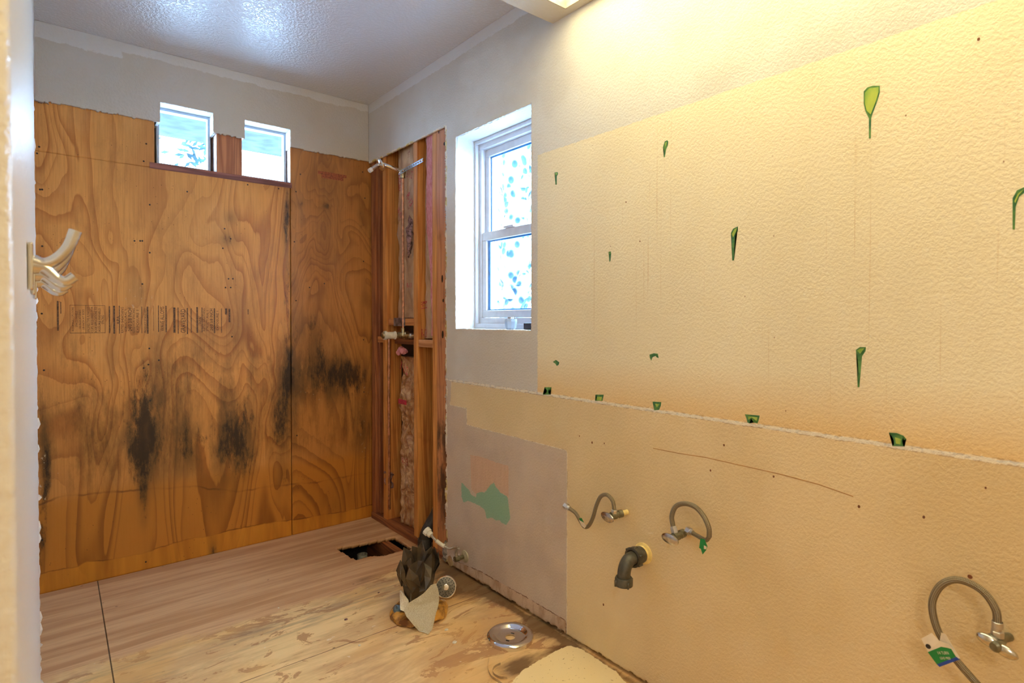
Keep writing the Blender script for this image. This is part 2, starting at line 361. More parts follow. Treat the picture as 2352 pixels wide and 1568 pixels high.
# green paint marks left on the wall
s = Sh('green_outline_paint', c(56, 112, 58), .5); s.set('Base Color', s.mix(s.ss(s.noise(60, det=4), .3, .7), c(40, 98, 56), c(92, 138, 66))); M_gd = s.m
s = Sh('green_wash_paint', c(150, 180, 80), .5); s.set('Base Color', s.mix(s.ss(s.noise(40, (1, 1, .4), 4), .3, .7), c(176, 190, 74), c(118, 160, 62))); M_gl = s.m
marks = [
 ([(1984, 210), (1992, 201), (2004, 197), (2021, 197), (2021, 212), (2016, 230), (2004, 262), (2001, 272), (2000, 318), (1996, 318), (1996, 272), (1988, 256), (1984, 238)],
  [(1987, 213), (1997, 203), (2018, 200), (2018, 212), (2012, 232), (2000, 263), (1991, 254), (1987, 238)]),
 ([(1527, 325), (1533, 322), (1535, 325), (1534, 334), (1530, 343), (1527, 361), (1525, 361), (1526, 345), (1523, 338)], [(1528, 328), (1532, 325), (1531, 333), (1527, 338)]),
 ([(1274, 396), (1281, 395), (1282, 399), (1279, 405), (1279, 424), (1276, 424), (1276, 406)], [(1276, 398), (1280, 397), (1278, 402)]),
 ([(1679, 535), (1684, 525), (1695, 520), (1695, 530), (1688, 545), (1686, 598), (1682, 598), (1681, 552)], [(1682, 537), (1687, 527), (1693, 523), (1690, 533), (1684, 545)]),
 ([(1398, 578), (1403, 577), (1404, 582), (1402, 600), (1400, 601), (1399, 590)], [(1400, 580), (1402, 580), (1401, 584)]),
 ([(2326, 455), (2336, 437), (2356, 428), (2356, 440), (2341, 452), (2333, 475), (2331, 527), (2326, 527), (2326, 480)], [(2330, 462), (2338, 445), (2352, 434), (2340, 448), (2332, 466)]),
 ([(1966, 803), (1975, 797), (1989, 797), (1988, 806), (1980, 818), (1974, 889), (1970, 889), (1970, 825)], [(1969, 805), (1976, 800), (1985, 800), (1976, 812)]),
 ([(1270, 831), (1277, 826), (1285, 832), (1283, 838), (1279, 840), (1276, 835)], None),
 ([(1492, 814), (1502, 811), (1511, 812), (1513, 822), (1508, 820), (1506, 817), (1499, 820), (1496, 828), (1493, 822)], None),
 ([(1251, 889), (1267, 889), (1265, 895), (1260, 896), (1260, 903), (1265, 906), (1247, 906), (1256, 901), (1256, 895), (1250, 893)], None),
 ([(1368, 906), (1387, 906), (1385, 912), (1384, 920), (1367, 920), (1372, 912)], [(1372, 911), (1383, 911), (1381, 919), (1371, 919)]),
 ([(1499, 922), (1519, 923), (1518, 931), (1514, 941), (1503, 942), (1502, 932)], [(1505, 927), (1515, 928), (1509, 935)]),
 ([(1711, 951), (1745, 954), (1743, 964), (1740, 972), (1732, 970), (1725, 960), (1722, 972), (1717, 970), (1715, 960)], [(1719, 956), (1740, 958), (1738, 966), (1727, 958), (1719, 964)]),
 ([(2042, 993), (2060, 994), (2075, 1000), (2082, 1008), (2072, 1012), (2074, 1022), (2078, 1025), (2050, 1024), (2055, 1018), (2052, 1006)], [(2056, 1004), (2070, 1008), (2068, 1020), (2058, 1018)]),
]
def flat_mark(poly, off, th=.0006):
    def f(b):
        pts = [W(x, y) for x, y in poly]; prism(b, [(XW-off, p.y, p.z) for p in pts], (-th, 0, 0)); bmesh.ops.triangulate(b, faces=b.faces)
    return f
for outer, inner in marks:
    m_ = part('green_paint_mark', flat_mark(outer, 0), M_gd, wall_right)
    if inner: part('light_green_fill', flat_mark(inner, .0006), M_gl, m_, 'yellow green inside of the mark')
M_hole = plain('nail_hole_brown', c(122, 74, 48), .9)
for i, (x, y, r) in enumerate([(1632, 1080, 3), (2122, 1187, 4), (1973, 1163, 4), (1360, 1016, 3), (1438, 464, 2), (1470, 554, 2), (1386, 1388, 3), (1777, 1094, 3), (1663, 1022, 3), (1331, 1001, 2), (2248, 90, 4), (1388, 1018, 2), (2264, 1120, 3)]):
    p = W(x, y); k = .75*r/ (1310/ (p.dot(_F)))
    part('nail_hole', lambda b: prism(b, [(XW, p.y+k*math.cos(a)*(.8+.3*random.random()), p.z+k*1.3*math.sin(a)) for a in [2*PI*j/9 for j in range(9)]], (-.0005, 0, 0)), M_hole, wall_right)
def scratch(b):
    L = [(1500, 1029), (1560, 1041), (1620, 1050), (1700, 1068), (1790, 1088), (1880, 1112), (1960, 1140)]
    for (x0, y0), (x1, y1) in zip(L, L[1:]):
        p, q = W(x0, y0), W(x1, y1); w = .0012
        prism(b, [(XW, p.y, p.z-w), (XW, q.y, q.z-w), (XW, q.y, q.z+w), (XW, p.y, p.z+w)], (-.0004, 0, 0))
part('scratch_line', scratch, plain('rust_scratch', c(176, 128, 74), .8), wall_right)

# ---------- back wall: upper drywall band with ragged bottom edge
s = Sh('back_wall_paint', c(206, 200, 190), .5, 0, .4)
nzb = s.math('MULTIPLY', s.math('SUBTRACT', s.noise(9, (1, 1, 1), 5, .7), .5), .06); Z = s.axis(2); X = s.axis(0)
col = s.mix(s.ss(s.noise(2.5, det=4), .35, .65), c(204, 194, 178), c(208, 202, 194))
band = s.ss(s.math('ADD', s.math('ADD', Z, nzb), s.math('MULTIPLY', X, .0)), 2.403, 2.409)
patch = s.math('MULTIPLY', s.ss(s.math('ADD', Z, nzb), 2.372, 2.378), s.ss(s.math('ADD', X, nzb), .28, .285, 1.0, 0.0))
col = s.mix(s.math('MAXIMUM', band, patch), col, c(222, 220, 216))
edge = s.ss(s.math('ADD', Z, s.math('MULTIPLY', s.noise(40), .006)), 2.108, 2.116, 1.0, 0.0)
col = s.mix(edge, col, c(132, 106, 84))
s.set('Base Color', col); orange_peel(s, 95, .30, .0025); M_bwall = s.m
w1 = (.431, .659, 2.214); w2 = (.806, 1.037, 2.212)
def keep_b(u, v):
    zb = 2.117+(vnoise(u*30, u*0, 2)-.5)*.005+(vnoise(u*120, u*0, 12)-.5)*.005
    zb = np.where(u < .02, zb-.006+(vnoise(u*200, u*0, 1)-.5)*.01, zb)
    zb = np.where((u > w1[0]-.03) & (u < w1[0]), 2.118, zb)
    return (v > zb) & ~(((u > w1[0]) & (u < w1[1]) & (v < w1[2])) | ((u > w2[0]) & (u < w2[1]) & (v < w2[2])))
struct(sheet('wall_back', grid(-.032, 1.491, .004, w1[:2]+w2[:2]), grid(2.09, ZC, .004, (w1[2], w2[2])), lambda U, V: np.stack([U, np.full(U.shape, YB), V], -1), keep_b, (0, .012, 0), M_bwall, {}, jit=.0014))

# plywood sheets
def m_ply(name, la, da, gs, seed, tide=True, gain=1.0):
    s = Sh(name, la, .5, 0, .35)
    off = s.n('ShaderNodeVectorMath'); off.operation = 'ADD'; off.inputs[1].default_value = (seed, 0, seed*.7); s.nt.links.new(s.pos((1, 1, .30)), off.inputs[0]); v = off.outputs[0]
    big = s.noise(gs, (1, 1, 1), 2.2, .45, .9, v=v)
    ring = s.math('SINE', s.math('MULTIPLY', big, 62*gain)); ring = s.math('MULTIPLY', s.math('ADD', ring, 1.0), .5)
    saw = s.math('FRACT', s.math('MULTIPLY', s.math('ADD', big, s.math('MULTIPLY', s.noise(60, (1, 1, .1), 3), .012)), 25*gain)); saw = s.math('MULTIPLY', saw, s.ss(saw, .93, 1.0, 1.0, 0.0)); ring = s.math('ADD', s.math('MULTIPLY', ring, .35), s.math('MULTIPLY', s.math('POWER', saw, 1.8), .75), True)
    broad = s.ss(s.noise(gs*.8, (1, 1, .4), 3), .35, .65)
    fine = s.noise(150, (1, 1, .03), 5, .65)
    col = s.mix(s.ss(ring, .30, .95, 0, .95), la, da)
    col = s.mix(s.math('MULTIPLY', broad, .4), col, c(186, 128, 70))
    col = s.mix(s.ss(fine, .45, .8, 0, .45), col, tuple(x*.45 for x in da[:3])+(1,))
    blot = s.noise(4.5, (1, 1, .35), 9, .72, .3); col = s.mix(s.ss(blot, .50, .72, 0, .55), col, c(120, 70, 32)); col = s.mix(s.ss(blot, .30, .46, .30, 0), col, c(226, 164, 98))
    zc_ = s.axis(2); dirt = s.math('MULTIPLY', s.math('MULTIPLY', s.ss(zc_, .30, .55), s.ss(zc_, .9, 1.25, 1.0, 0.0)), s.ss(s.noise(7, (1, 1, .25), 8, .75), .44, .62, 0, .8)); col = s.mix(dirt, col, c(66, 44, 24))
    low = s.attr('low'); col = s.mix(s.math('MULTIPLY', low, .85), col, s.mix(s.ss(ring, .2, .95), c(184, 112, 34), c(138, 78, 22)))
    bot = s.ss(s.math('ADD', s.attr('tide'), s.math('MULTIPLY', s.math('SUBTRACT', s.noise(30, (1, 1, 1), 4), .5), .012)), -.003, .003, 1.0, 0.0)
    col = s.mix(s.math('MULTIPLY', bot, .75), col, s.mix(s.ss(s.noise(12, (1, 1, .1), 4), .35, .7), c(214, 140, 44), c(170, 100, 28)))
    tl = s.ss(s.math('ABSOLUTE', s.math('ADD', s.attr('tide'), s.math('MULTIPLY', s.math('SUBTRACT', s.noise(30, (1, 1, 1), 4), .5), .012))), .001, .004, 1.0, 0.0)
    col = s.mix(s.math('MULTIPLY', tl, s.ss(s.noise(8), .4, .6, 0.1, .8)), col, c(84, 40, 14))
    tl2 = s.ss(s.math('ABSOLUTE', s.math('ADD', s.attr('tide2'), s.math('MULTIPLY', s.math('SUBTRACT', s.noise(14, (1, 1, 1), 4), .5), .03))), .002, .007, 1.0, 0.0)
    col = s.mix(s.math('MULTIPLY', tl2, s.ss(s.noise(7, (1, 1, 1)), .45, .6, 0.1, .6)), col, c(88, 44, 16))
    # mould, soot and dark knots
    md = s.math('MULTIPLY', s.ss(s.attr('mould'), .02, .4), s.math('ADD', s.math('MULTIPLY', s.attr('mould'), .72), s.math('MULTIPLY', s.math('SUBTRACT', s.noise(26, (1, 1, .28), 8, .8), .5), 2.6)))
    haze = s.math('MULTIPLY', s.ss(s.attr('mould'), .04, .8, 0, .75), s.ss(s.noise(14, (1, 1, .3), 5), .3, .6))
    col = s.mix(haze, col, c(92, 62, 32)); col = s.mix(s.ss(md, .48, .85, 0, .88), col, c(34, 26, 18))
    sp = s.math('MULTIPLY', s.ss(s.vor(60, (1, 1, .7)), .05, .12, 1.0, 0.0), s.ss(s.noise(9, det=3), .52, .60)); col = s.mix(s.math('MULTIPLY', sp, .8), col, c(50, 32, 18))
    wh = s.math('MULTIPLY', s.ss(s.noise(70, (1, 1, .5), 6, .75), .60, .66), s.ss(s.math('ADD', s.attr('scuff'), s.math('SUBTRACT', s.noise(6), .5)), .22, .5))
    col = s.mix(s.math('MULTIPLY', wh, .85), col, c(206, 184, 156))
    s.set('Base Color', col); s.bump(fine, .2, .002); s.set('Roughness', s.ss(ring, 0, 1, .55, .42)); return s.m
M_plyL = m_ply('weathered_plywood', c(214, 142, 68), c(172, 98, 38), 2.3, 0, gain=.8)
M_plyR = m_ply('dark_weathered_plywood', c(186, 118, 54), c(140, 82, 34), 2.6, 7.3, gain=1.0)
pb = lambda L: [(B(x, y, YP).x, B(x, y, YP).z) for x, y in L]
tide = pb([(60, 1325), (92, 1318), (110, 1312), (180, 1300), (200, 1289), (250, 1286), (330, 1270), (370, 1256), (430, 1238), (480, 1231), (530, 1217), (600, 1203), (668, 1194), (700, 1190), (730, 1183), (790, 1175), (848, 1160), (900, 1150)])
tide2 = pb([(60, 1165), (92, 1157), (130, 1142), (200, 1134), (262, 1128), (350, 1122), (450, 1118), (550, 1130), (600, 1120), (668, 1112), (700, 1110), (760, 1100), (848, 1085), (900, 1080)])
lowl = pb([(60, 1160), (300, 1115), (450, 1098), (540, 1080), (668, 1066), (780, 1048), (900, 1030)])
def below_line(L): 
    return lambda U, V: V-np.interp(U, [p[0] for p in L], [p[1] for p in L])
def mould(U, V):
    L = [(330, 1010, 38, 70, 1.1), (545, 1015, 34, 75, 1.0), (460, 1010, 40, 50, .5), (420, 1000, 12, 50, .5), (640, 960, 14, 60, .8), (330, 900, 30, 60, .45), (325, 660, 24, 36, .5), (108, 1090, 12, 70, .8), (105, 1010, 10, 70, .45),
         (530, 500, 14, 14, .5), (525, 550, 18, 14, .6), (660, 500, 10, 60, .8), (660, 650, 9, 70, .55), (662, 870, 10, 120, .7), (720, 850, 50, 50, .75), (800, 860, 34, 34, .95), (705, 755, 40, 40, .5), (760, 900, 60, 50, .45), (690, 470, 9, 9, .8), (750, 473, 8, 8, .6), (675, 640, 8, 40, .5), (832, 500, 9, 40, .5), (838, 700, 8, 70, .4), (830, 980, 12, 60, .7), (120, 770, 10, 20, .3),
         (330, 1140, 9, 50, .6), (545, 780, 30, 80, .25), (650, 1100, 14, 50, .4), (95, 1240, 10, 40, .8), (490, 1270, 8, 22, .6), (780, 1150, 50, 50, .3), (760, 500, 40, 180, .25), (258, 850, 12, 60, .35), (275, 880, 10, 60, .3), (230, 340, 10, 60, .22), (600, 420, 60, 20, .25), (395, 640, 14, 60, .25), (560, 960, 60, 200, .18), (330, 1000, 90, 180, .16)]
    return gauss(U, V, [(B(x, y, YP).x, B(x, y, YP).z, (B(x+rx, y, YP).x-B(x, y, YP).x)*1.25, ry/350., a) for x, y, rx, ry, a in L])
def scuff(U, V):
    L = [(110, 1075, 25, 30, .8), (440, 940, 40, 60, .3), (100, 1130, 10, 40, .6), (835, 1000, 14, 160, .5), (350, 930, 20, 50, .4), (320, 700, 40, 40, .5), (570, 730, 60, 40, .3), (700, 900, 40, 60, .3)]
    return gauss(U, V, [(B(x, y, YP).x, B(x, y, YP).z, B(x+rx, y, YP).x-B(x, y, YP).x, ry/380., a) for x, y, rx, ry, a in L])
ply_attr = dict(low=lambda U, V: 1/(1+np.exp((below_line(lowl)(U, V))/.012))*.75+np.clip((1.0-V)/1.2, 0, .25), tide=below_line(tide), tide2=below_line(tide2), mould=mould, scuff=scuff)
XSEAM = 1.0375
ro1 = (.408, .677); ro2 = (.793, 1.046); ZS = 1.925
toB = lambda U, V: np.stack([U, np.full(U.shape, YP), V], -1)
plyL = sheet('plywood_sheet', grid(-.06, XSEAM-.0015, .006), grid(0, 1.90, .006), toB, lambda u, v: u > -9, (0, .015, 0), M_plyL, ply_attr)
tag(plyL, 'wide water-stained plywood sheet with printed stamps, left of the dark vertical seam', 'plywood')
plyLt = sheet('plywood_sheet', grid(-.06, ro1[0], .006), grid(1.901, 2.3, .006), toB, lambda u, v: u > -9, (0, .015, 0), M_plyL, ply_attr)
tag(plyLt, 'clean upper piece of plywood left of the small windows', 'plywood')
plyR = sheet('plywood_sheet', grid(XSEAM+.003, 1.62, .006), grid(0, 2.3, .006), toB, lambda u, v: u > ro2[1]-.005-(v < 1.90)*1, (0, .015, 0), M_plyR, ply_attr)
tag(plyR, 'narrow darker plywood sheet with mould, right of the seam beside the open stud bay', 'plywood')
# nail heads in the plywood (parts of the sheets)
M_nail = plain('rusty_nail_head', c(44, 30, 24), .7)
nails = [(90, 337), (92, 435), (97, 565), (85, 352), (336, 330), (330, 370), (344, 470), (344, 580), (322, 553), (327, 553), (309, 553), (327, 652), (343, 800), (341, 837), (345, 920), (516, 525), (512, 570), (530, 548), (533, 773), (365, 827), (330, 845), (97, 435), (569, 424), (640, 433), (525, 640), (518, 660), (530, 660), (535, 640), (430, 440), (96, 720), (101, 850), (97, 1240), (335, 1330-40)]
for x, y in nails:
    p = B(x, y, YP); part('nail_head', lambda b: lathe(b, [(0, .001), (.0035, .0008), (.004, 0)], (p.x, YP, p.z), (0, -1, 0), 10), M_nail, plyL if p.z < 1.9 else plyLt)
for x, y in [(690, 400), (680, 440), (833, 395), (838, 455), (676, 555), (835, 600), (680, 690), (745, 651), (711, 660), (835, 780), (682, 1000), (836, 900)]:
    p = B(x, y, YP); part('nail_head', lambda b: lathe(b, [(0, .001), (.0035, .0008), (.004, 0)], (p.x, YP, p.z), (0, -1, 0), 10), M_nail, plyR)

# printed stamps on the plywood (text reads upward)
def text_mesh(txt, size, cond=1.0):
    cu = bpy.data.curves.new('t', 'FONT'); cu.body = txt; cu.size = size; cu.resolution_u = 2; cu.align_x = 'CENTER'; cu.align_y = 'CENTER'
    o = bpy.data.objects.new('t', cu); COL.objects.link(o); bpy.context.view_layer.update()
    me = bpy.data.meshes.new_from_object(o); bpy.data.objects.remove(o); return me
def put_text(bm, txt, size, mat4, width=None, height=None):
    me = text_mesh(txt, size); t = bmesh.new(); t.from_mesh(me); bpy.data.meshes.remove(me)
    xs = [v.co.x for v in t.verts]; ys = [v.co.y for v in t.verts]; sx = width/(max(xs)-min(xs)) if width else 1; sy = height/(max(ys)-min(ys)) if height else 1
    ox, oy = (max(xs)+min(xs))/2, (max(ys)+min(ys))/2
    for v in t.verts: v.co = mat4 @ Vector(((v.co.x-ox)*sx, (v.co.y-oy)*sy, 0))
    vm = {v: bm.verts.new(v.co) for v in t.verts}
    for f in t.faces:
        try: bm.faces.new([vm[v] for v in f.verts])
        except ValueError: pass
    t.free()
def up_mat(x, z):  # text baseline runs up the plywood, lying 0.4 mm proud
    return Matrix(((0, -1, 0, x), (0, 0, -1, YP-.0005), (1, 0, 0, z), (0, 0, 0, 1)))
def sx(px): return B(px, 735, YP).x
def stamp(lines):
    def f(b):
        for txt, x0, x1, y0, y1 in lines:  # px extents
            x = (sx(x0)+sx(x1))/2; zt, zb = B(x0, y0, YP).z, B(x0, y1, YP).z
            put_text(b, txt, .02, up_mat(x, (zt+zb)/2), zt-zb, (sx(x1)-sx(x0)))
    return f
def bars(lst):
    def f(b):
        for x0, x1, y0, y1 in lst:
            zt, zb = B(x0, y0, YP).z, B(x0, y1, YP).z; prism(b, [(sx(x0), YP-.0004, zb), (sx(x1), YP-.0004, zb), (sx(x1), YP-.0004, zt), (sx(x0), YP-.0004, zt)], (0, -.0003, 0))
    return f
st1 = part('printed_lettering', stamp([('ROOF/WALLS/FLOORS', 165, 170, 705, 760), ('SPACE PANELS', 173, 178, 714, 751), ('1/8 INCH AT ENDS', 181, 186, 711, 755), ('1/8 INCH AT SIDES', 189, 194, 710, 756),
  ('SPECIFIED TYPE PLYWOOD', 200, 206, 704, 763), ('CLIPS REQUIRED FOR', 209, 215, 704, 763), ('ROOF APPLICATIONS TO', 217, 223, 705, 763), ('ASSURE PANELS', 226, 231, 708, 762), ('SPACING', 233, 239, 724, 744)]), M_ink, plyL, recalc=False)
part('stamp_border', bars([(160.5, 161.2, 700, 765), (197, 197.8, 701, 765), (241, 241.8, 702, 765), (160.5, 241.8, 700.3, 701), (160.5, 241.8, 764.3, 765.2)]), M_ink, plyL)
part('printed_lettering', stamp([('APA', 268, 276, 725, 745), ('RATED SHEATHING', 278, 284, 705, 764), ('STRUCTURAL 1', 286, 291, 711, 761), ('24/0 3/8 INCH', 294, 303, 707, 760), ('SIZED FOR SPACING', 305, 310, 708, 765), ('EXPOSURE 1', 313, 319, 712, 763)]), M_ink, plyL, recalc=False)
part('printed_lettering', stamp([('PRODUCT STANDARD', 331, 336, 708, 764)]), M_ink, plyL, recalc=False)
part('printed_lettering', stamp([('WAVE ALLOMS', 368, 377, 704, 760)]), M_ink, plyL, recalc=False)
part('printed_lettering', stamp([('GRAVEYARD', 415, 426, 710, 764)]), M_ink, plyL, recalc=False)
part('printed_lettering', stamp([('APA', 457, 462, 728, 744), ('RATED SHEATHING', 466, 471, 708, 760), ('STRUCTURAL 1', 474, 479, 713, 760), ('24/0 3/8 INCH', 482, 489, 709, 759), ('EXPOSURE 1', 497, 502, 714, 758)]), M_ink, plyL, recalc=False)
for q_ in [(250, 253, 703, 765), (260, 264.5, 702, 766), (273, 275, 702, 766), (325, 326.5, 704, 765), (337, 341, 704, 766), (352, 353, 702, 760), (363, 365, 701, 762), (380, 383, 702, 763), (398, 403, 706, 764), (408, 410, 706, 766), (429, 431.5, 707, 767), (438, 440, 708, 764), (451, 455, 705, 764), (463, 465, 706, 763), (491, 494, 708, 765), (508, 509.5, 708, 764), (517, 522, 708, 722), (525, 529, 709, 740), (569, 571, 710, 722), (131, 135, 691, 759), (139, 141, 693, 720)]: part('stamp_bar', bars([q_]), M_ink2, plyL)
part('printed_lettering', stamp([('24/0 3/8 INCH', 80, 86, 697, 755)]), M_ink, plyL, recalc=False)
part('crayon_mark', bars([(732, 797, 392, 399), (740, 790, 400, 408)]), plain('red_crayon', c(162, 84, 48), .8, 0, .25, 140), plyR)

# small window surrounds
def rough_opening(b):
    box(b, (ro1[0]-.02, YP-.002, 1.897), (ro2[1], YP+.06, ZS))
one('sill_board', rough_opening, M_redsill, 'reddish sill board running below both small windows', 'board', (.7, YP, 1.9))
one('window_post', lambda b: box(b, (ro1[1], YP-.001, ZS+.001), (ro2[0], YP+.1, 2.3), .001), m_wood('post_lumber', c(196, 122, 74), c(156, 88, 48)), 'short reddish timber post between the two small windows', 'post', (.73, YP, ZS))
M_jamb = plain('paint_spattered_jamb', c(206, 176, 160), .6, 0, .16, 30, .1)
for i, (w, ro) in enumerate(((w1, ro1), (w2, ro2))):
    def jamb(b, w=w, ro=ro):
        box(b, (ro[1]-.002, YP+.0015, ZS+.002), (ro[1]+.012, YP+.115, 2.118))
    one('jamb_board', jamb, M_jamb, 'paint-spattered board on the right of the %s small window' % ('left', 'right')[i], 'board', (ro[1], YP, ZS))
    def lining(b, w=w):   # drywall returns of the untouched upper half
        box(b, (w[0]-.01, YB+.0125, w[2]), (w[1]+.012, YB+.12, w[2]+.012)); box(b, (w[1], YB+.0125, 2.115), (w[1]+.012, YB+.12, w[2]+.012)); box(b, (w[0]-.012, YB+.0125, 2.12), (w[0], YB+.12, w[2]+.012))
    structure('trim_%d' % (i+1), lining, M_paintw)
    win = struct(bpy.data.objects.new('window_%d' % (i+1), None)); win.location = ((w[0]+w[1])/2, 3.26, 1.93); COL.objects.link(win)
    fx0, fx1, fz0, fz1 = w[0]-.006, w[1]+.004, ZS+.004, w[2]; y0, y1 = 3.245, 3.285; t = .013
    def fr(b, t=t, fx0=fx0, fx1=fx1, fz0=fz0, fz1=fz1):
        for lo, hi in (((fx0, fz0), (fx1, fz0+t+.004)), ((fx0, fz1-t), (fx1, fz1)), ((fx0, fz0+t), (fx0+t, fz1-t)), ((fx1-t, fz0+t), (fx1, fz1-t))):
            box(b, (lo[0], y0, lo[1]), (hi[0], y1, hi[1]), .002)
    part('window_frame', fr, plain('aluminium_window_frame', c(176, 192, 208), .35, 0, .04), win)
    part('glass_pane', lambda b: box(b, (fx0+t, 3.268, fz0+t), (fx1-t, 3.271, fz1-t)), M_glass, win)
# outer skin of the back wall, with the two openings
M_out = plain('outer_siding', c(120, 100, 80), .8)
def skin(b):
    y0, y1 = 3.286, 3.30; a0, a1, b0, b1 = w1[0]+.002, w1[1]-.004, w2[0]+.002, w2[1]-.004; zl, zh = ZS+.012, w1[2]-.006
    for x0, x1, z0, z1 in ((-.3, 1.7, -.1, zl), (-.3, 1.7, zh, 2.6), (-.3, a0, zl, zh), (a1, b0, zl, zh), (b1, 1.7, zl, zh)): box(b, (x0, y0, z0), (x1, y1, z1))
structure('wall_outer_back', skin, M_out)

# ---------- left wall, bullnosed near end, with shell of the room behind the camera
s = Sh('left_wall_paint', c(214, 208, 200), .3, 0, .55); orange_peel(s, 70, .3, .003); M_lwall = s.m
def lw(b):
    XL = -.021; r = .016; y0 = .655
    pts = [(XL, 2.30), (XL, y0+r)]+[(XL-r+r*math.cos(a), y0+r-r*math.sin(a)) for a in [PI/2*k/8 for k in range(1, 9)]]+[(-1.4, y0), (-1.4, y0+.12), (-.15, y0+.12), (-.15, 3.3), (-.034, 3.3), (-.034, 2.30)]
    prism(b, [(x, y, 0) for x, y in pts], (0, 0, ZC))
    box(b, (-.034, 2.301, 2.13), (-.024, YB-.001, ZC))
wl = structure('wall_left', lw, M_lwall)
def torn_edge(b):
    z = .02; XL = -.0212
    while z < 1.95:
        h = random.uniform(.008, .04); d = random.choice([.001, .001, .002, .003, .006, .009])*(1.25-z/2)
        p = [(XL, 2.30, z), (XL+d*.3, 2.303, z), (XL+d, 2.306, z+h*.4), (XL+d*.4, 2.302, z+h), (XL, 2.30, z+h)]
        prism(b, p, (-.003, .006, 0)); z += h+random.uniform(.0, .03)
part('torn_drywall_edge', torn_edge, plain('torn_paper', c(222, 212, 200), .8), wl)
M_back = plain('room_wall_paint', c(214, 200, 176), .6, 0, .04, 4)
structure('wall_side', lambda b: box(b, (-1.5, -2.2, 0), (-1.4, .8, ZC)), M_back)
def wf(b):
    box(b, (-1.4, -2.2, 0), (1.6, -2.1, ZC))
structure('wall_front', wf, M_back)
def outr(b):
    X0, X1 = 1.66, 1.70
    for y0, y1, z0, z1 in ((-2.2, YW[1]-.002, -.1, 2.6), (YW[0]+.002, 3.35, -.1, 2.6), (YW[1]-.002, YW[0]+.002, -.1, ZWN[0]-.002), (YW[1]-.002, YW[0]+.002, ZWN[1]+.002, 2.6)): box(b, (X0, y0, z0), (X1, y1, z1))
structure('wall_outer_right', outr, M_out)
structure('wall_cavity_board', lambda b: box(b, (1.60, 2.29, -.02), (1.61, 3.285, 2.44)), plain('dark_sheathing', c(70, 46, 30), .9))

# ---------- floor
hole = [(G(x, y).x, G(x, y).y) for x, y in [(770, 1258), (905, 1229), (968, 1262), (945, 1268), (930, 1262), (880, 1276), (850, 1277), (815, 1286)]]
hole[1] = (1.462, 2.80); hole[2] = (1.462, 2.60); hole[3] = (1.44, 2.58); 
red_line = [(G(x, y).x, G(x, y).y) for x, y in [(92, 1565), (280, 1512), (420, 1470), (560, 1425), (700, 1386), (800, 1355), (900, 1318), (960, 1300)]]
yel_poly = [(G(x, y).x, G(x, y).y) for x, y in [(1440, 1572), (1420, 1545), (1340, 1492), (1310, 1481), (1280, 1492), (1240, 1515), (1200, 1540), (1160, 1580), (1300, 1640)]]
s = Sh('subfloor_plywood', c(186, 140, 96), .6, 0, .3)
X = s.axis(0); Y = s.axis(1)
g1 = s.noise(16, (.07, 1, 1), 5, .6, .3); g2 = s.noise(90, (.05, 1, 1), 5, .65)
base = s.mix(s.ss(g1, .38, .62), c(186, 138, 94), c(210, 164, 120)); base = s.mix(s.ss(g2, .5, .75, 0, .45), base, c(140, 96, 62))
old = s.mix(s.ss(s.noise(7, (.3, 1, 1), 6, .65, .5), .4, .6), c(234, 196, 138), c(206, 164, 114)); old = s.mix(s.ss(s.noise(24, (.12, 1, 1), 6, .7), .50, .72, 0, .45), old, c(164, 120, 80))
peel = s.ss(s.noise(9, (.45, 1, 1), 7, .7, 1.2), .555, .575); old = s.mix(s.math('MULTIPLY', peel, .75), old, c(168, 116, 74)); old = s.mix(s.ss(s.noise(3.5, (.6, 1, 1), 5), .48, .6, 0, .5), old, c(222, 168, 96))
wsp = s.ss(s.noise(26, (.5, 1, 1), 5, .7), .66, .69); old = s.mix(s.math('MULTIPLY', wsp, .75), old, c(232, 214, 184))
zone_ = s.math('ADD', s.attr('old'), s.math('MULTIPLY', s.math('SUBTRACT', s.noise(7, (.4, 1, 1), 5, .7), .5), .30))
col = s.mix(s.ss(zone_, -.03, .03, 0.0, 1.0), base, old)
gr = s.math('MULTIPLY', s.ss(s.math('ABSOLUTE', s.math('ADD', s.attr('old'), -.13)), .0, .13, 1.0, 0.0), s.ss(s.noise(12, (.12, 1, 1), 5, .7), .42, .62))
col = s.mix(s.math('MULTIPLY', gr, .7), col, c(140, 122, 98))
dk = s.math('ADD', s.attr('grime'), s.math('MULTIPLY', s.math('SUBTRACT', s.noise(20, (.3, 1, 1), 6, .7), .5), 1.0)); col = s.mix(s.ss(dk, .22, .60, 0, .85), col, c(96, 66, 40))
yz = s.ss(s.math('ADD', s.attr('yel'), s.math('MULTIPLY', s.math('SUBTRACT', s.noise(50, det=5), .5), .02)), -.001, .001, 1.0, 0.0)
ysp = s.math('MULTIPLY', s.ss(s.noise(60, det=5, rough=.7), .62, .66), .8)
col = s.mix(yz, col, s.mix(ysp, c(244, 220, 168), c(150, 100, 56)))
seam = s.ss(s.math('ABSOLUTE', s.math('SUBTRACT', X, s.math('ADD', .163, s.math('MULTIPLY', s.math('SUBTRACT', Y, 2.243), .011)))), .0012, .0028, 1.0, 0.0); seam = s.math('MULTIPLY', seam, s.ss(Y, 2.18, 2.19))
col = s.mix(s.math('MULTIPLY', seam, .9), col, c(48, 34, 20))
seam2 = s.math('MULTIPLY', s.ss(s.math('ABSOLUTE', s.math('SUBTRACT', Y, s.math('ADD', 1.992, s.math('MULTIPLY', X, -.018)))), .0008, .0024, 1.0, 0.0), s.ss(s.noise(9), .3, .5, .35, 1)); col = s.mix(seam2, col, c(92, 52, 28))
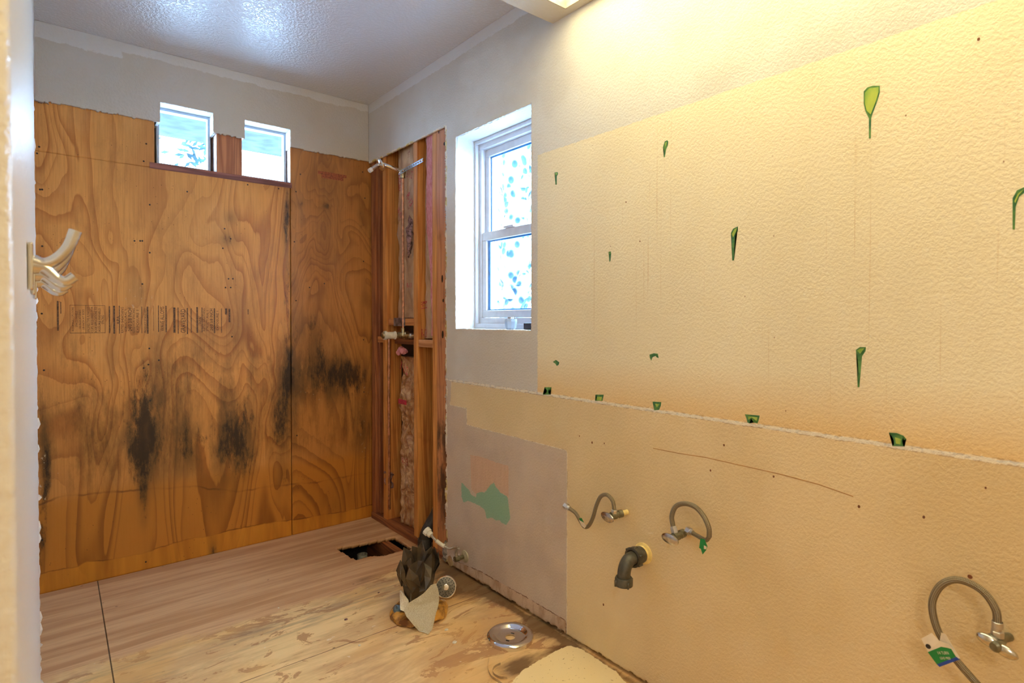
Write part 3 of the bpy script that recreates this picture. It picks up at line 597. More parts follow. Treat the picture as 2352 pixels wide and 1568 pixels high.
sp = s.math('MULTIPLY', s.ss(s.vor(16, (.6, 1, 1)), .04, .07, 1.0, 0.0), s.ss(s.noise(4), .5, .56)); col = s.mix(s.math('MULTIPLY', sp, .75), col, c(90, 66, 48))
s.set('Base Color', col); s.bump(s.math('ADD', g2, s.math('ADD', s.math('MULTIPLY', seam, -1.5), s.math('MULTIPLY', yz, .8))), .3, .0025); M_floor = s.m
def old_(U, V): return np.interp(U, [p[0] for p in red_line], [p[1] for p in red_line])-V
def grime(U, V):
    L = [(1080, 1330, 60, 30, .6), (1160, 1370, 60, 25, .6), (1240, 1440, 60, 30, .6), (1290, 1490, 50, 16, .6), (1190, 1530, 60, 22, .7), (1040, 1350, 40, 30, .5), (960, 1450, 80, 20, .35), (1000, 1300, 60, 20, .6), (860, 1330, 90, 16, .3)]
    out = []
    for x, y, rx, ry, a in L:
        p = G(x, y); out.append((p.x, p.y, (G(x+rx, y)-p).length, (G(x, y-ry)-p).length, a))
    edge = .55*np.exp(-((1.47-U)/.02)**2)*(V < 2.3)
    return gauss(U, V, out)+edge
floor = struct(sheet('floor', grid(-.15, 1.64, .008, (1.462,)), np.concatenate([np.arange(-2.2, .69, .1), grid(.7, 3.30, .008, (2.6, 2.8))]), lambda U, V: np.stack([U, V, np.zeros(U.shape)], -1),
    lambda u, v: (sdf(u, v, hole) > 0)*(1 > 0) & ~((np.hypot(u-1.508, v-2.535) < .045)), (0, 0, -.018), M_floor, dict(old=old_, grime=grime, yel=F_(yel_poly)), jit=.003))
structure('floor_side', lambda b: box(b, (-1.5, -2.2, -.02), (-.1505, .8, 0)), M_floor)
# crawl space below the cut-out
def pit(b):
    x0, x1, y0, y1, z0 = 1.0, 1.66, 2.40, 3.0, -.6
    box(b, (x0-.02, y0-.02, z0-.02), (x1+.02, y1+.02, z0)); box(b, (x0-.02, y0-.02, z0), (x0, y1+.02, -.019)); box(b, (x1, y0-.02, z0), (x1+.02, y1+.02, -.019)); box(b, (x0, y0-.02, z0), (x1, y0, -.019)); box(b, (x0, y1, z0), (x1, y1+.02, -.019))
structure('floor_crawl_space', pit, plain('crawl_space_soil', c(40, 30, 24), .95))
one('floor_joist', lambda b: box(b, (1.395, 2.401, -.18), (1.433, 2.999, -.019), .002), M_plate, 'brown floor joist inside the dark floor cut-out', 'joist', (1.41, 2.7, -.18))
one('drain_pipe', lambda b: lathe(b, [(.027, -.45), (.027, 0), (.023, 0), (.023, -.45)], (G(832, 1272, -.09).x, G(832, 1272, -.09).y, -.09), (0, 0, 1), 28), plain('dusty_pipe', c(176, 172, 160), .5), 'grey open pipe end down in the floor cut-out', 'pipe', (G(832, 1272, -.09).x, G(832, 1272, -.09).y, -.54))

# ---------- open stud bay
def stud(y0, y1, mat, label, z0=.039, z1=2.3, x0=XS, x1=1.597):
    return one('wall_stud', lambda b: box(b, (x0, y0, z0), (x1, y1, z1), .0015), mat, label, 'stud', ((x0+x1)/2, (y0+y1)/2, z0))
stud(3.108, 3.155, M_stud_red, 'dark corner stud against the plywood')
stud(3.085, 3.1075, M_stud_red, 'second corner stud set back beside the corner stud', x0=XS+.02)
stud(2.962, 3.008, M_stud, 'orange stud with the shower arm in front of it, left of the riser pipe')
stud(2.614, 2.655, M_stud, 'orange stud to the right of the shower valve')
stud(2.425, 2.466, M_stud, 'light stud directly left of the mouldy trimmer stud')
s_ = stud(2.330, 2.4245, M_trimmer, 'wide mouldy trimmer stud along the torn drywall edge')
one('bottom_plate', lambda b: box(b, (XS-.006, 2.60, .0005), (1.597, 3.155, .0385), .002), M_plate, 'dark bottom plate the studs stand on', 'plate', (1.55, 2.9, 0))
one('bottom_plate', lambda b: box(b, (XS, 2.33, .0005), (1.597, 2.47, .0385), .002), M_plate, 'short bottom plate piece under the mouldy trimmer stud', 'plate', (1.55, 2.4, 0))
def block(y0, y1, z0, z1, label, mat=M_block, x0=XS+.004):
    return one('blocking', lambda b: box(b, (x0, y0, z0), (1.597, y1, z1), .0015), mat, label, 'blocking', (1.55, (y0+y1)/2, z0))
blk = block(2.656, 2.961, 1.150, 1.188, 'upper cross block above the shower valve', x0=XS+.012)
block(2.656, 2.961, 1.045, 1.074, 'lower dark cross block just below the shower valve', M_plate, XS+.05)
block(3.009, 3.084, 1.050, 1.084, 'short cross block between the corner and the next stud')
block(2.467, 2.613, 1.040, 1.078, 'pale cross block right of the shower valve', m_wood('pale_block', c(206, 142, 90), c(180, 112, 62), 'y'))
p0, p1 = W(905, 750, XS+.01), W(930, 730, XS+.01)
part('nail_plate', lambda b: box(b, (XS+.008, p1.y, 1.146), (XS+.0118, p0.y, 1.192), .001), plain('grey_nail_plate', (.30, .24, .24, 1), .5, .8, .3, 30), blk, 'grey steel nail plate')
# knots on studs
M_knot = plain('mould_blotch', c(40, 26, 18), .8, 0, .2, 60)
def knot(x, y, rx, ry, par, X=XS): 
    p = W(x, y, X); k = p.dot(_F)/1310
    part('dark_knot', lambda b: prism(b, [(X-.0002, p.y+k*rx*math.cos(a), p.z+k*ry*math.sin(a)) for a in [2*PI*j/14 for j in range(14)]], (-.0005, 0, 0)), M_knot, par)
knot(1017, 768, 4, 9, s_); knot(1016, 640, 3, 9, s_); knot(1021, 330, 4, 4, s_); knot(1008, 303, 2, 4, s_); knot(1018, 690, 3, 4, s_)

# insulation
s = Sh('kraft_paper', c(150, 112, 76), .5, 0, .4); wr = s.noise(9, (1, 1, .5), 5, .6, .8)
col = s.mix(s.ss(wr, .3, .7), c(160, 120, 84), c(206, 168, 128)); ln = s.ss(s.noise(60, (.2, .2, 1), 2), .62, .66); col = s.mix(s.math('MULTIPLY', ln, s.ss(s.noise(6), .5, .6, 0, .6)), col, c(140, 60, 50))
s.set('Base Color', col); s.bump(wr, .6, .01); M_kraft = s.m
s = Sh('glossy_kraft_paper', c(150, 100, 56), .3, 0, .6); wr = s.noise(13, (1, 1, 1), 5, .6, 1.5)
s.set('Base Color', s.mix(s.ss(wr, .35, .65), c(150, 88, 44), c(214, 170, 120))); s.bump(wr, .9, .02); M_kraft2 = s.m
s = Sh('pink_fibreglass', c(214, 130, 130), .95, 0, .1); fz = s.noise(160, (1, 1, .2), 6, .8); s.set('Base Color', s.mix(s.ss(fz, .3, .7), c(196, 106, 96), c(236, 168, 172))); s.bump(fz, .8, .006); M_pink = s.m
s = Sh('grey_lint', c(110, 90, 84), .95); fz = s.noise(60, (1, 1, 1), 6, .8); s.set('Base Color', s.mix(s.ss(fz, .35, .65), c(60, 42, 36), c(176, 134, 130))); s.bump(fz, .9, .01); M_lint = s.m
def batt(label, y0, y1, z0, z1, x, mat, amp=.014, sc=9, seed=0, taper=None, name='insulation_batt', xb=1.597, cat='insulation', step=.008):
    def f(b):
        nz_ = max(4, int((z1-z0)/step)); ny = max(5, int((y1-y0)/step)); rows = []
        for i in range(nz_+1):
            z = z0+(z1-z0)*i/nz_; row = []
            a, bb = (taper(i/nz_) if taper else (0, 0))
            for j in range(ny+1):
                t = j/ny; y = (y0+a)*(1-t)+(y1-bb)*t
                n1 = mnoise.noise(Vector((y*sc*1.4+seed, seed, z*sc*.6)))+.5*mnoise.noise(Vector((y*sc*4, seed, z*sc*2)))
                fold = abs(mnoise.noise(Vector((y*sc*2+seed*3, 1, z*sc))))
                xx = max(x-amp*n1+amp*1.4*fold+min(.03, (xb-x)*.5)*(abs(2*t-1)**5), XS+.001)
                row.append(b.verts.new((min(xx, xb-.004), y, z)))
            rows.append(row)
        for i in range(nz_):
            for j in range(ny):
                fc = b.faces.new((rows[i][j], rows[i][j+1], rows[i+1][j+1], rows[i+1][j])); fc.smooth = True
        # back and sides
        back = [[b.verts.new((xb, v.co.y, v.co.z)) for v in r] for r in (rows[0], rows[-1])]
        for j in range(ny):
            b.faces.new((rows[0][j], rows[0][j+1], back[0][j+1], back[0][j])); b.faces.new((rows[-1][j], rows[-1][j+1], back[1][j+1], back[1][j]))
        bb_ = [b.verts.new((xb, v[0].co.y, v[0].co.z)) for v in rows]; cc_ = [b.verts.new((xb, v[-1].co.y, v[-1].co.z)) for v in rows]
        for i in range(nz_): b.faces.new((rows[i][0], rows[i+1][0], bb_[i+1], bb_[i])); b.faces.new((rows[i][-1], rows[i+1][-1], cc_[i+1], cc_[i]))
    return one(name, f, mat, label, cat, (x, (y0+y1)/2, z0))
bA = batt('wrinkled brown paper insulation behind the riser pipe, upper middle bay', 2.657, 2.960, 1.192, 2.25, 1.536, M_kraft, .010, 9, 1, lambda t: (0, .012+.03*abs(math.sin(t*7))))
bB = batt('crumpled glossy brown paper insulation below the shower valve', 2.657, 2.935,     .045, .975, 1.540, M_kraft2, .018, 12, 4, lambda t: (0, .0+.03*abs(math.sin(t*9))))
batt('narrow strip of brown paper insulation beside the corner stud, upper part', 3.009, 3.084, 1.09, 2.2, 1.542, M_kraft, .01, 14, 2)
batt('torn pink and grey insulation hanging beside the corner stud, lower part', 3.009, 3.084,   .25, .98, 1.552, M_lint, .02, 16, 6)
bC = batt('brown paper insulation with red print right of the shower valve', 2.50, 2.613, 1.085, 2.25, 1.534, M_kraft, .008, 8, 8)
batt('pink fibreglass edge strip beside the light stud', 2.4665, 2.565, 1.10, 2.25, 1.511, M_pink, .005, 16, 3, lambda t: (.0, .066*(1-t)+.012*math.sin(t*9)), xb=1.522)
batt('thin pink scrap of insulation low in the right bay', 2.4665, 2.480, .34, .62, 1.53, M_pink, .008, 20, 5)
one('lint_clump', lambda b: (bmesh.ops.create_icosphere(b, subdivisions=4, radius=1, matrix=Matrix.Translation(W(893, 1098, 1.525)) @ Matrix.Diagonal((.02, .026, .06, 1))), crumple(b, .022, 45)), M_lint, 'grey fluffy clump low beside the thin copper supply pipe', 'insulation', W(893, 1120, 1.53))
one('lint_clump', lambda b: (bmesh.ops.create_icosphere(b, subdivisions=4, radius=1, matrix=Matrix.Translation((1.535, 2.845, 1.008)) @ Matrix.Diagonal((.018, .045, .022, 1))), crumple(b, .018, 45, 3)), M_pink, 'pink fibreglass tuft just under the valve cross block', 'insulation', (1.53, 2.84, .99))
one('lint_clump', lambda b: (bmesh.ops.create_icosphere(b, subdivisions=4, radius=1, matrix=Matrix.Translation(W(941, 545, 1.508)) @ Matrix.Diagonal((.012, .02, .12, 1))), crumple(b, .02, 30, 5)), M_lint, 'grey torn insulation lining left of the upper right stud', 'insulation', W(941, 590, 1.53))
def face_mat(p, rot=0.0):   # text facing -X (into the room), +Y is picture-left
    r = Matrix.Rotation(rot, 4, 'X'); m = Matrix(((0, 0, -1, 0), (-1, 0, 0, 0), (0, 1, 0, 0), (0, 0, 0, 1))); return Matrix.Translation(p) @ r @ m
def wrap_text(txt, px, py, x, w, h, rot, par):
    def f(b): put_text(b, txt, .05, face_mat(W(px, py, x), rot), w, h)
    return part('red_lettering', f, M_red, par, recalc=False)
wrap_text('R-13', 941, 458, 1.519, .075, .040, 1.0, bA); wrap_text('3 1/2', 941, 400, 1.519, .06, .04, .3, bA); wrap_text('16 IN', 918, 488, 1.519, .06, .03, .9, bA); wrap_text('R-13', 940, 655, 1.519, .05, .025, 0, bA); wrap_text('FACED', 918, 420, 1.519, .09, .03, 1.5, bA)
wrap_text('3 1/2', 928, 845, 1.514, .09, .045, .35, bB); wrap_text('R-13', 930, 1060, 1.514, .06, .035, -.1, bB)
part('red_label', lambda b: box(b, (1.5135, W(936, 915, 1.52).y, W(936, 930, 1.52).z), (1.514, W(917, 915, 1.52).y, W(917, 915, 1.52).z)), M_red, bB)
wrap_text('R-13', 974, 765, 1.522, .05, .045, 0, bC); wrap_text('R-1', 974, 700, 1.522, .035, .06, 1.5, bC)

# pipes
one('riser_pipe', lambda b: tube(b, [(1.512, 2.785, 1.112), (1.512, 2.785, 1.97)], .0065, 14, smooth=False), M_copper, 'thin copper pipe rising from the shower valve to the shower arm', 'pipe', (1.527, 2.785, 1.11))
one('supply_pipe', lambda b: tube(b, [(1.511, 2.952, .10), (1.511, 2.952, .7), (1.511, 2.948, 1.09)], .0075, 14), M_copper, 'copper supply pipe dropping down left of the glossy insulation', 'pipe', (1.522, 2.94, .1))
v = thing('shower_valve', (1.52, 2.80, 1.06), 'old brass shower valve with white plastic collar between the studs', 'valve')
VZ = 1.097
part('valve_body', lambda b: (lathe(b, [(.0, .0), (.02, .0), (.024, .005), (.024, .03), (.018, .036), (.0, .036)], (1.548, 2.79, VZ), (-1, 0, 0), 24), tube(b, [(1.518, 2.948, VZ-.004), (1.518, 2.72, VZ-.004)], .012, 14, smooth=False), tube(b, [(1.512, 2.785, VZ), (1.512, 2.785, VZ+.04)], .011, 12, smooth=False)), M_brass, v)
part('valve_stem', lambda b: lathe(b, [(.0, 0), (.017, 0), (.019, .03), (.014, .034), (.014, .10), (.017, .10), (.017, .115), (.010, .118), (.010, .08), (0, .08)], (1.515, 2.80, VZ), (-1, .10, 0), 22), M_brass, v)
part('plastic_collar', lambda b: lathe(b, [(.016, 0), (.022, 0), (.022, .006), (.019, .007), (.019, .05), (.024, .052), (.024, .066), (.016, .066), (.016, 0)], (1.475, 2.804, VZ), (-1, .10, 0), 24), plain('white_plastic', c(214, 208, 196), .4, 0, .1), v, 'white plastic collar')
part('coupling', lambda b: (lathe(b, [(.0, 0), (.015, 0), (.016, .006), (.016, .02), (.013, .028), (0, .028)], (1.53, 2.74, VZ-.002), (0, -1, 0), 18), tube(b, [(1.53, 2.73, VZ-.002), (1.53, 2.658, VZ-.002)], .009, 12, smooth=False)), M_nickel, v)
# shower arm, flange and strap
a_ = thing('chrome_spout', (1.527, 2.80, 1.985), 'chrome shower arm with loose round flange sticking out high in the stud bay', 'shower arm')
E0 = Vector((1.525, 2.80, 1.985))
armp = [E0, E0+Vector((-.05, .0, .012)), E0+Vector((-.11, .01, .026)), E0+Vector((-.145, .012, .020)), E0+Vector((-.185, .014, -.012))]
part('arm_tube', lambda b: tube(b, armp, .0105, 16), M_chrome, a_)
part('flange', lambda b: lathe(b, [(.011, -.002), (.020, .0), (.032, .004), (.037, .010), (.0375, .012), (.035, .012), (.02, .005), (.011, .004)], armp[3]+Vector((.004, 0, 0)), (.9, -.15, .45), 32), M_chrome, a_)
part('threaded_end', lambda b: lathe(b, [(0, 0), (.012, 0), (.012, .018), (.008, .018), (.008, .01), (0, .01)], armp[-1]+Vector((.004, 0, .004)), (-.75, .03, -.6), 18), plain('white_tape', c(226, 226, 226), .5), a_)
part('drop_elbow', lambda b: (tube(b, [(1.512, 2.785, 1.95), (1.512, 2.785, 1.99)], .013, 14, smooth=False), lathe(b, [(0, 0), (.017, 0), (.017, .02), (0, .02)], (1.524, 2.79, 1.985), (-1, 0, 0), 18)), M_brass, a_)
q0, q1 = W(916, 398, 1.5), W(972, 367, 1.5)
st_ = thing('pipe_strap', (1.5, 2.7, 1.97), 'perforated steel strap running across the stud to the shower arm', 'strap')
def strap(b):
    d = (q1-q0); n = 12; w = .0095
    for i in range(n):
        a = q0+d*(i/n); e = q0+d*((i+1)/n); 
        for s0, s1 in ((-w, -.004), (.004, w)): prism(b, [(1.5, a.y, a.z+s0), (1.5, e.y, e.z+s0), (1.5, e.y, e.z+s1), (1.5, a.y, a.z+s1)], (-.0012, 0, 0))
        m = a+d*(.45/n); prism(b, [(1.5, a.y, a.z-.004), (1.5, m.y, m.z-.004), (1.5, m.y, m.z+.004), (1.5, a.y, a.z+.004)], (-.0012, 0, 0))
part('perforated_band', strap, M_galv, st_)
for t in (.06, .2, .97): part('screw', lambda b: lathe(b, [(0, .006), (.004, .005), (.006, .001), (.006, 0)], q0.lerp(q1, t)+Vector((-.001, 0, 0)), (-1, 0, 0), 12), M_chrome, st_)
# drain elbow rising from the floor
d_ = thing('toilet_drain', (1.508, 2.535, -.01), 'black drain pipe bending up out of the floor beside the studs', 'pipe')
part('pipe_body', lambda b: tube(b, [(1.502, 2.545, -.2), (1.502, 2.545, -.03), (1.503, 2.54, .07), (1.52, 2.52, .13), (1.55, 2.505, .19), (1.572, 2.50, .26), (1.574, 2.50, .4)], .030, 24), plain('black_drain_plastic', c(52, 50, 50), .4, 0, .15, 60), d_)
part('pipe_collar', lambda b: lathe(b, [(.031, 0), (.036, .003), (.036, .04), (.033, .047), (.031, .047)], (1.502, 2.545, .012), (0, 0, 1), 28), plain('black_drain_collar', c(58, 56, 56), .4, 0, .15, 60), d_)

# ---------- right window
xf = 1.628; win = struct(bpy.data.objects.new('window_3', None)); win.location = (xf, sum(YW)/2, ZWN[0]); COL.objects.link(win)
def recess(b):
    t = .012; y1, y0 = YW; z0, z1 = ZWN; x0, x1 = XW+.0125, 1.66
    box(b, (x0, y0-t, z0-t), (x1, y1+t, z0)); box(b, (x0, y0-t, z1), (x1, y1+t, z1+t)); box(b, (x0, y1, z0), (x1, y1+t, z1)); box(b, (x0, y0-t, z0), (x1, y0, z1))
s = Sh('window_return_paint', c(226, 228, 228), .3, 0, .6); orange_peel(s, 70, .3, .003)
structure('trim_3', recess, s.m)
def ring(b, x0, x1, ya, yb, za, zb, t, tb=None, tt=None, bev=.002):
    tb = tb or t; tt = tt or t
    box(b, (x0, yb, za), (x1, ya, za+tb), bev); box(b, (x0, yb, zb-tt), (x1, ya, zb), bev); box(b, (x0, ya-t, za+tb), (x1, ya, zb-tt), bev); box(b, (x0, yb, za+tb), (x1, yb+t, zb-tt), bev)
Y1, Y0 = YW[0]-.001, YW[1]+.001; Zb, Zt = ZWN[0]+.001, ZWN[1]-.001
part('window_frame', lambda b: (ring(b, 1.618, 1.659, Y1, Y0, Zb, Zt, .034, .050, .040, .003), ring(b, 1.60, 1.618, Y1, Y0, Zb, Zt, .014, .022, .016, .002)), M_wht, win)
zm = W(1220, 525, 1.62).z
glassU = (W(1141, 500, 1.645).y, W(1220, 400, 1.645))
def sash(nm, x0, x1, za, zb, t, tb, tt):
    o = part(nm, lambda b: ring(b, x0, x1, Y1-.035, Y0+.035, za, zb, t, tb, tt, .003), M_wht, win)
    part('glass_pane', lambda b: box(b, ((x0+x1)/2, Y0+.035+t, za+tb), ((x0+x1)/2+.003, Y1-.035-t, zb-tt)), M_glass, o)
    part('spacer_reflection', lambda b: ring(b, (x0+x1)/2+.004, x1-.001, Y1-.035-t, Y0+.035+t, za+tb, zb-tt, .016 if za < zm-.1 else .008, .006, .008, .0), plain('cyan_sealant_reflection', c(0, 120, 190), .3), o, 'blue pane edge with painted glass reflection')  # cyan edge sealant; lower ring widened to paint in the glass edge's reflection
    return o
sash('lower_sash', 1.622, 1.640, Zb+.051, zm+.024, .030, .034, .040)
sash('upper_sash', 1.641, 1.656, zm-.012, Zt-.041, .028, .03, .034)
part('sash_lock', lambda b: box(b, (1.612, Y0+.26, zm+.024), (1.634, Y0+.33, zm+.034), .003), M_wht, win)
# cup and box on the window sill
gm = Sh('clear_plastic', (.66, .78, .92, 1), .12); gm.set('Transmission Weight', .45); gm.set('IOR', 1.45)
p = Vector((1.555, (W(1157, 752, 1.555).y+W(1190, 752, 1.555).y)/2, ZWN[0]+.0005))
t_ = thing('faucet_knob', p, 'clear faceted plastic tap knob standing on the window sill', 'knob')
part('faceted_body', lambda b: lathe(b, [(0, 0), (.020, 0), (.024, .006), (.0285, .034), (.027, .044), (.0, .046)], p, (0, 0, 1), ngon=10), gm.m, t_)
part('cap', lambda b: lathe(b, [(0, .0462), (.018, .0462), (.016, .052), (0, .053)], p, (0, 0, 1), 20), M_chrome, t_)
p = Vector((1.56, W(1215, 752, 1.56).y-.02, ZWN[0]+.0005))
one('small_box', lambda b: box(b, (p.x-.02, p.y-.03, p.z), (p.x+.02, p.y+.033, p.z+.028), .004), M_blk, 'small black object at the right end of the window sill', 'box', p)

# ---------- soffit with recessed vanity light
XI0, ZSO, YSO = .93, 2.296, 1.578
oy1 = 1.475; ox1 = 1.455; ox0 = 1.03; oy0 = -.55
s = Sh('soffit_paint', c(212, 204, 188), .4, 0, .5); orange_peel(s, 70, .25, .003); M_soff = s.m
def soffit(b):
    box(b, (XI0, YSO-.012, ZSO), (XW-.0005, YSO, ZC-.0005)); box(b, (XI0, -2.0, ZSO), (XI0+.012, YSO-.012, ZC-.0005))
    for x0, x1, y0, y1 in ((XI0+.012, XW-.0005, oy1, YSO-.012), (XI0+.012, XW-.0005, -2.0, oy0), (XI0+.012, ox0, oy0, oy1), (ox1, XW-.0005, oy0, oy1)): box(b, (x0, y0, ZSO), (x1, y1, ZSO+.012))
structure('trim_soffit', soffit, M_soff)
lf = thing('recessed_light', ((ox0+ox1)/2, (oy0+oy1)/2, ZSO), 'warm glowing light panel recessed in the soffit under the ceiling', 'light')
def well(b):
    for x0, x1, y0, y1 in ((ox0, ox0+.004, oy0, oy1), (ox1-.004, ox1, oy0, oy1), (ox0+.004, ox1-.004, oy0, oy0+.004), (ox0+.004, ox1-.004, oy1-.004, oy1)): box(b, (x0, y0, ZSO-.001), (x1, y1, ZSO+.05))
part('light_well', well, plain('light_well_metal', c(200, 190, 170), .5), lf)
e = Sh('lit_diffuser', (1, .95, .8, 1), .6); e.set('Emission Color', LAMP_COLOR+(1,)); e.set('Emission Strength', LAMP_STRENGTH)
part('diffuser', lambda b: box(b, (ox0+.004, oy0+.004, ZSO+.030), (ox1-.004, oy1-.004, ZSO+.034)), e.m, lf, 'glowing diffuser panel')

# ---------- coat hooks on the left wall
def arm(b, pts, r0, r1, flat=1.0):
    tube(b, pts, lambda t: r0*(1-t)**2+.0066*2*t*(1-t)*1.0+r1*t*t, 16)
def make_hook(y, label):
    x0 = -.0205; zc = H+.085
    t = thing('coat_hook', (x0, y, zc-.05), label, 'hook', 'brushed metal double hooks in a row on the left wall')
    part('wall_plate', lambda b: box(b, (x0, y-.016, zc-.038), (x0+.007, y+.016, zc+.036), .003), M_hook, t)
    part('upper_prong', lambda b: arm(b, [(x0+.006, y, zc+.006), (x0+.018, y, zc+.003), (x0+.030, y, zc+.008), (x0+.042, y, zc+.020), (x0+.052, y, zc+.036), (x0+.060, y, zc+.060)], .0125, .0092), M_hook, t)
    part('lower_prong', lambda b: arm(b, [(x0+.006, y, zc+.0), (x0+.018, y, zc-.002), (x0+.027, y, zc-.010), (x0+.036, y, zc-.019), (x0+.047, y, zc-.022), (x0+.058, y, zc-.014)], .0125, .0080), M_hook, t)
    return t
hk = make_hook(1.17, 'nearest and largest of the double coat hooks on the left wall')
for y, lab in ((1.40, 'middle one of the three double coat hooks'), (1.68, 'farthest double coat hook in the row, lowest in view')):
    n = hk.copy(); n['label'] = lab; n.location.y = y; COL.objects.link(n)
    for ch in hk.children: d = ch.copy(); d.parent = n; COL.objects.link(d)

# ---------- shut-off valves and braided hoses on the right wall
M_ringc = M_cream
def hose(b, pts, r=.0065): tube(b, pts, r, 14, n=10)

def nut(b, p, d, r=.0115, h=.016): lathe(b, [(0, 0), (r, 0), (r, h*.9), (r*.8, h), (0, h)], p, d, ngon=6)
def valve(label, stub, body, handle, hose_pts, label_h, xh=None, hr=.0068):
    sp = W(*stub, XW); t = thing('shutoff_valve', (XW, sp.y, sp.z), label, 'valve')
    bp = W(*body, XW-.055); sp2 = Vector((XW, bp.y, bp.z)) if False else sp
    ax = (bp-sp).normalized()
    part('supply_stub', lambda b: tube(b, [sp+Vector((.0, 0, 0)), sp+(bp-sp)*.6], .0085, 14, smooth=False), M_cream, t, 'cream painted pipe stub')
    part('valve_body', lambda b: (lathe(b, [(0, 0), (.0125, 0), (.0125, .014), (.010, .016), (.010, .022), (.013, .024), (.013, .042), (.006, .045), (.006, .052), (0, .052)], sp+ax*.022, ax, 18)), M_oldmetal, t)
    hp = sp+ax*.078
    part('oval_handle', lambda b: (lathe(b, [(0, -.004), (.012, -.004), (.0165, .0), (.0165, .003), (.012, .006), (.0, .0065)], hp, ax, 28), [setattr(v, 'co', v.co+(v.co-hp).project(_u)*.85) for v in b.verts]), plain('worn_handle_metal', (.60, .58, .58, 1), .22, 1, .1, 120), t, 'shiny oval handle')
    return t, sp, ax
_u = Vector((0, 1, 0))
# valve A
tA, spA, axA = valve('left shut-off valve with its braided hose looping up and left', (1441, 1175), (1408, 1184), None, None, None)
def spout(t, base, top): 
    part('outlet_nut', lambda b: (tube(b, [base, base.lerp(top, .5)], .0085, 14, smooth=False), nut(b, base.lerp(top, .35), top-base, .0105, (top-base).length*.65)), M_nickel, t)
xa = XW-.052
bA0 = spA+axA*.055
ptsA = [W(1411, 1170, xa), W(1407, 1150, xa), W(1394, 1136, xa), W(1380, 1140, xa), W(1370, 1160, xa), W(1362, 1188, xa+.005), W(1352, 1207, xa+.01), W(1342, 1209, xa+.015), W(1333, 1196, xa+.02), W(1322, 1178, xa+.02), W(1306, 1166, xa+.015)]
spout(tA, bA0, ptsA[0])
part('braided_hose', lambda b: hose(b, [ptsA[0]]+ptsA[1:]), M_braid, tA)
part('end_nut', lambda b: (lathe(b, [(0, 0), (.0085, 0), (.0085, .012), (0, .012)], ptsA[-1]-(ptsA[-2]-ptsA[-1]).normalized()*-.004, ptsA[-1]-ptsA[-2], 16), nut(b, ptsA[-1]+(ptsA[-1]-ptsA[-2]).normalized()*.006, ptsA[-1]-ptsA[-2], .0115, .015)), M_nickel, tA)
def tag_mesh(corners, th=.0006):
    return lambda b: prism(b, corners, Vector((-th, 0, 0)))
g_ = [W(1330, 1190, xa+.005), W(1336, 1189, xa+.003), W(1341, 1199, xa+.003), W(1336, 1200, xa+.005)]
part('paper_tag', tag_mesh([W(1330, 1194, xa+.006), W(1338, 1198, xa), W(1347, 1207, xa), W(1343, 1213, xa+.005), W(1335, 1206, xa+.006)]), M_cardw, tA, 'cream paper tag')
part('tag_print', tag_mesh(g_), M_green, tA, 'green patch of the tag')
# valve B
tB, spB, axB = valve('middle shut-off valve with its braided hose arched to the right', (1582, 1218), (1552, 1232), None, None, None)
ptsB = [W(1546, 1208, xa), W(1543, 1185, xa), W(1552, 1163, xa), W(1573, 1156, xa), W(1597, 1164, xa), W(1616, 1185, xa), W(1628, 1212, xa), W(1629, 1232, xa+.004)]
spout(tB, spB+axB*.055, ptsB[0]); part('braided_hose', lambda b: hose(b, ptsB, .0072), M_braid, tB)
ptsB2 = [W(1622, 1240, xa+.006), W(1612, 1236, xa+.012), W(1600, 1229, xa+.018), W(1591, 1224, xa+.02)]
part('hose_tail', lambda b: hose(b, [ptsB[-1]]+ptsB2[:], .0062), M_braid, tB)
part('end_nut', lambda b: (lathe(b, [(0, 0), (.0085, 0), (.0085, .010), (0, .010)], ptsB2[-1], ptsB2[-1]-ptsB2[-2], 16), nut(b, ptsB2[-1]+(ptsB2[-1]-ptsB2[-2]).normalized()*.008, ptsB2[-1]-ptsB2[-2], .0115, .015)), M_nickel, tB)
part('paper_tag', tag_mesh([W(1609, 1236, xa-.001), W(1618, 1238, xa-.001), W(1625, 1254, xa-.006), W(1622, 1263, xa-.006), W(1614, 1273, xa-.004), W(1610, 1260, xa-.003), W(1606, 1258, xa-.003)]), M_green, tB, 'green folded paper tag')
part('tag_print', tag_mesh([W(1617, 1252, xa-.007), W(1623, 1255, xa-.008), W(1622, 1261, xa-.008), W(1617, 1260, xa-.007)]), M_cardw, tB, 'pale square printed on the tag')
# valve C (near, right)
spC = W(2318, 1462, XW); tC = thing('shutoff_valve', spC, 'nearest shut-off valve, low at the right, with a hose carrying a printed tag', 'valve'); xc = XW-.050
pc = W(2283, 1470, xc)
part('valve_body', lambda b: (tube(b, [spC, pc], .0085, 14, smooth=False), lathe(b, [(0, -.02), (.012, -.02), (.013, -.01), (.013, .012), (.0085, .016), (0, .018)], pc, (pc-spC), 18)), M_oldmetal, tC)
hpc = W(2290, 1482, xc-.012)
def two_wing(b):
    for sx_, sz in ((1, -.25), (-1, .25)):
        m = Matrix.Translation(hpc+Vector((-.002, sx_*-.013, sz*.02))) @ Matrix.Rotation(.30, 4, 'X') @ Matrix.Diagonal((.008, .020, .0115, 1)); bmesh.ops.create_uvsphere(b, u_segments=20, v_segments=12, radius=1, matrix=m)
    for f in b.faces: f.smooth = True
part('oval_handle', two_wing, plain('chrome_handle', (.62, .60, .56, 1), .2, 1, .08, 60), tC)
part('handle_hub', lambda b: lathe(b, [(0, -.01), (.011, -.01), (.011, .008), (.007, .012), (0, .012)], hpc, (-1, .3, 0), 20), M_oldmetal, tC)
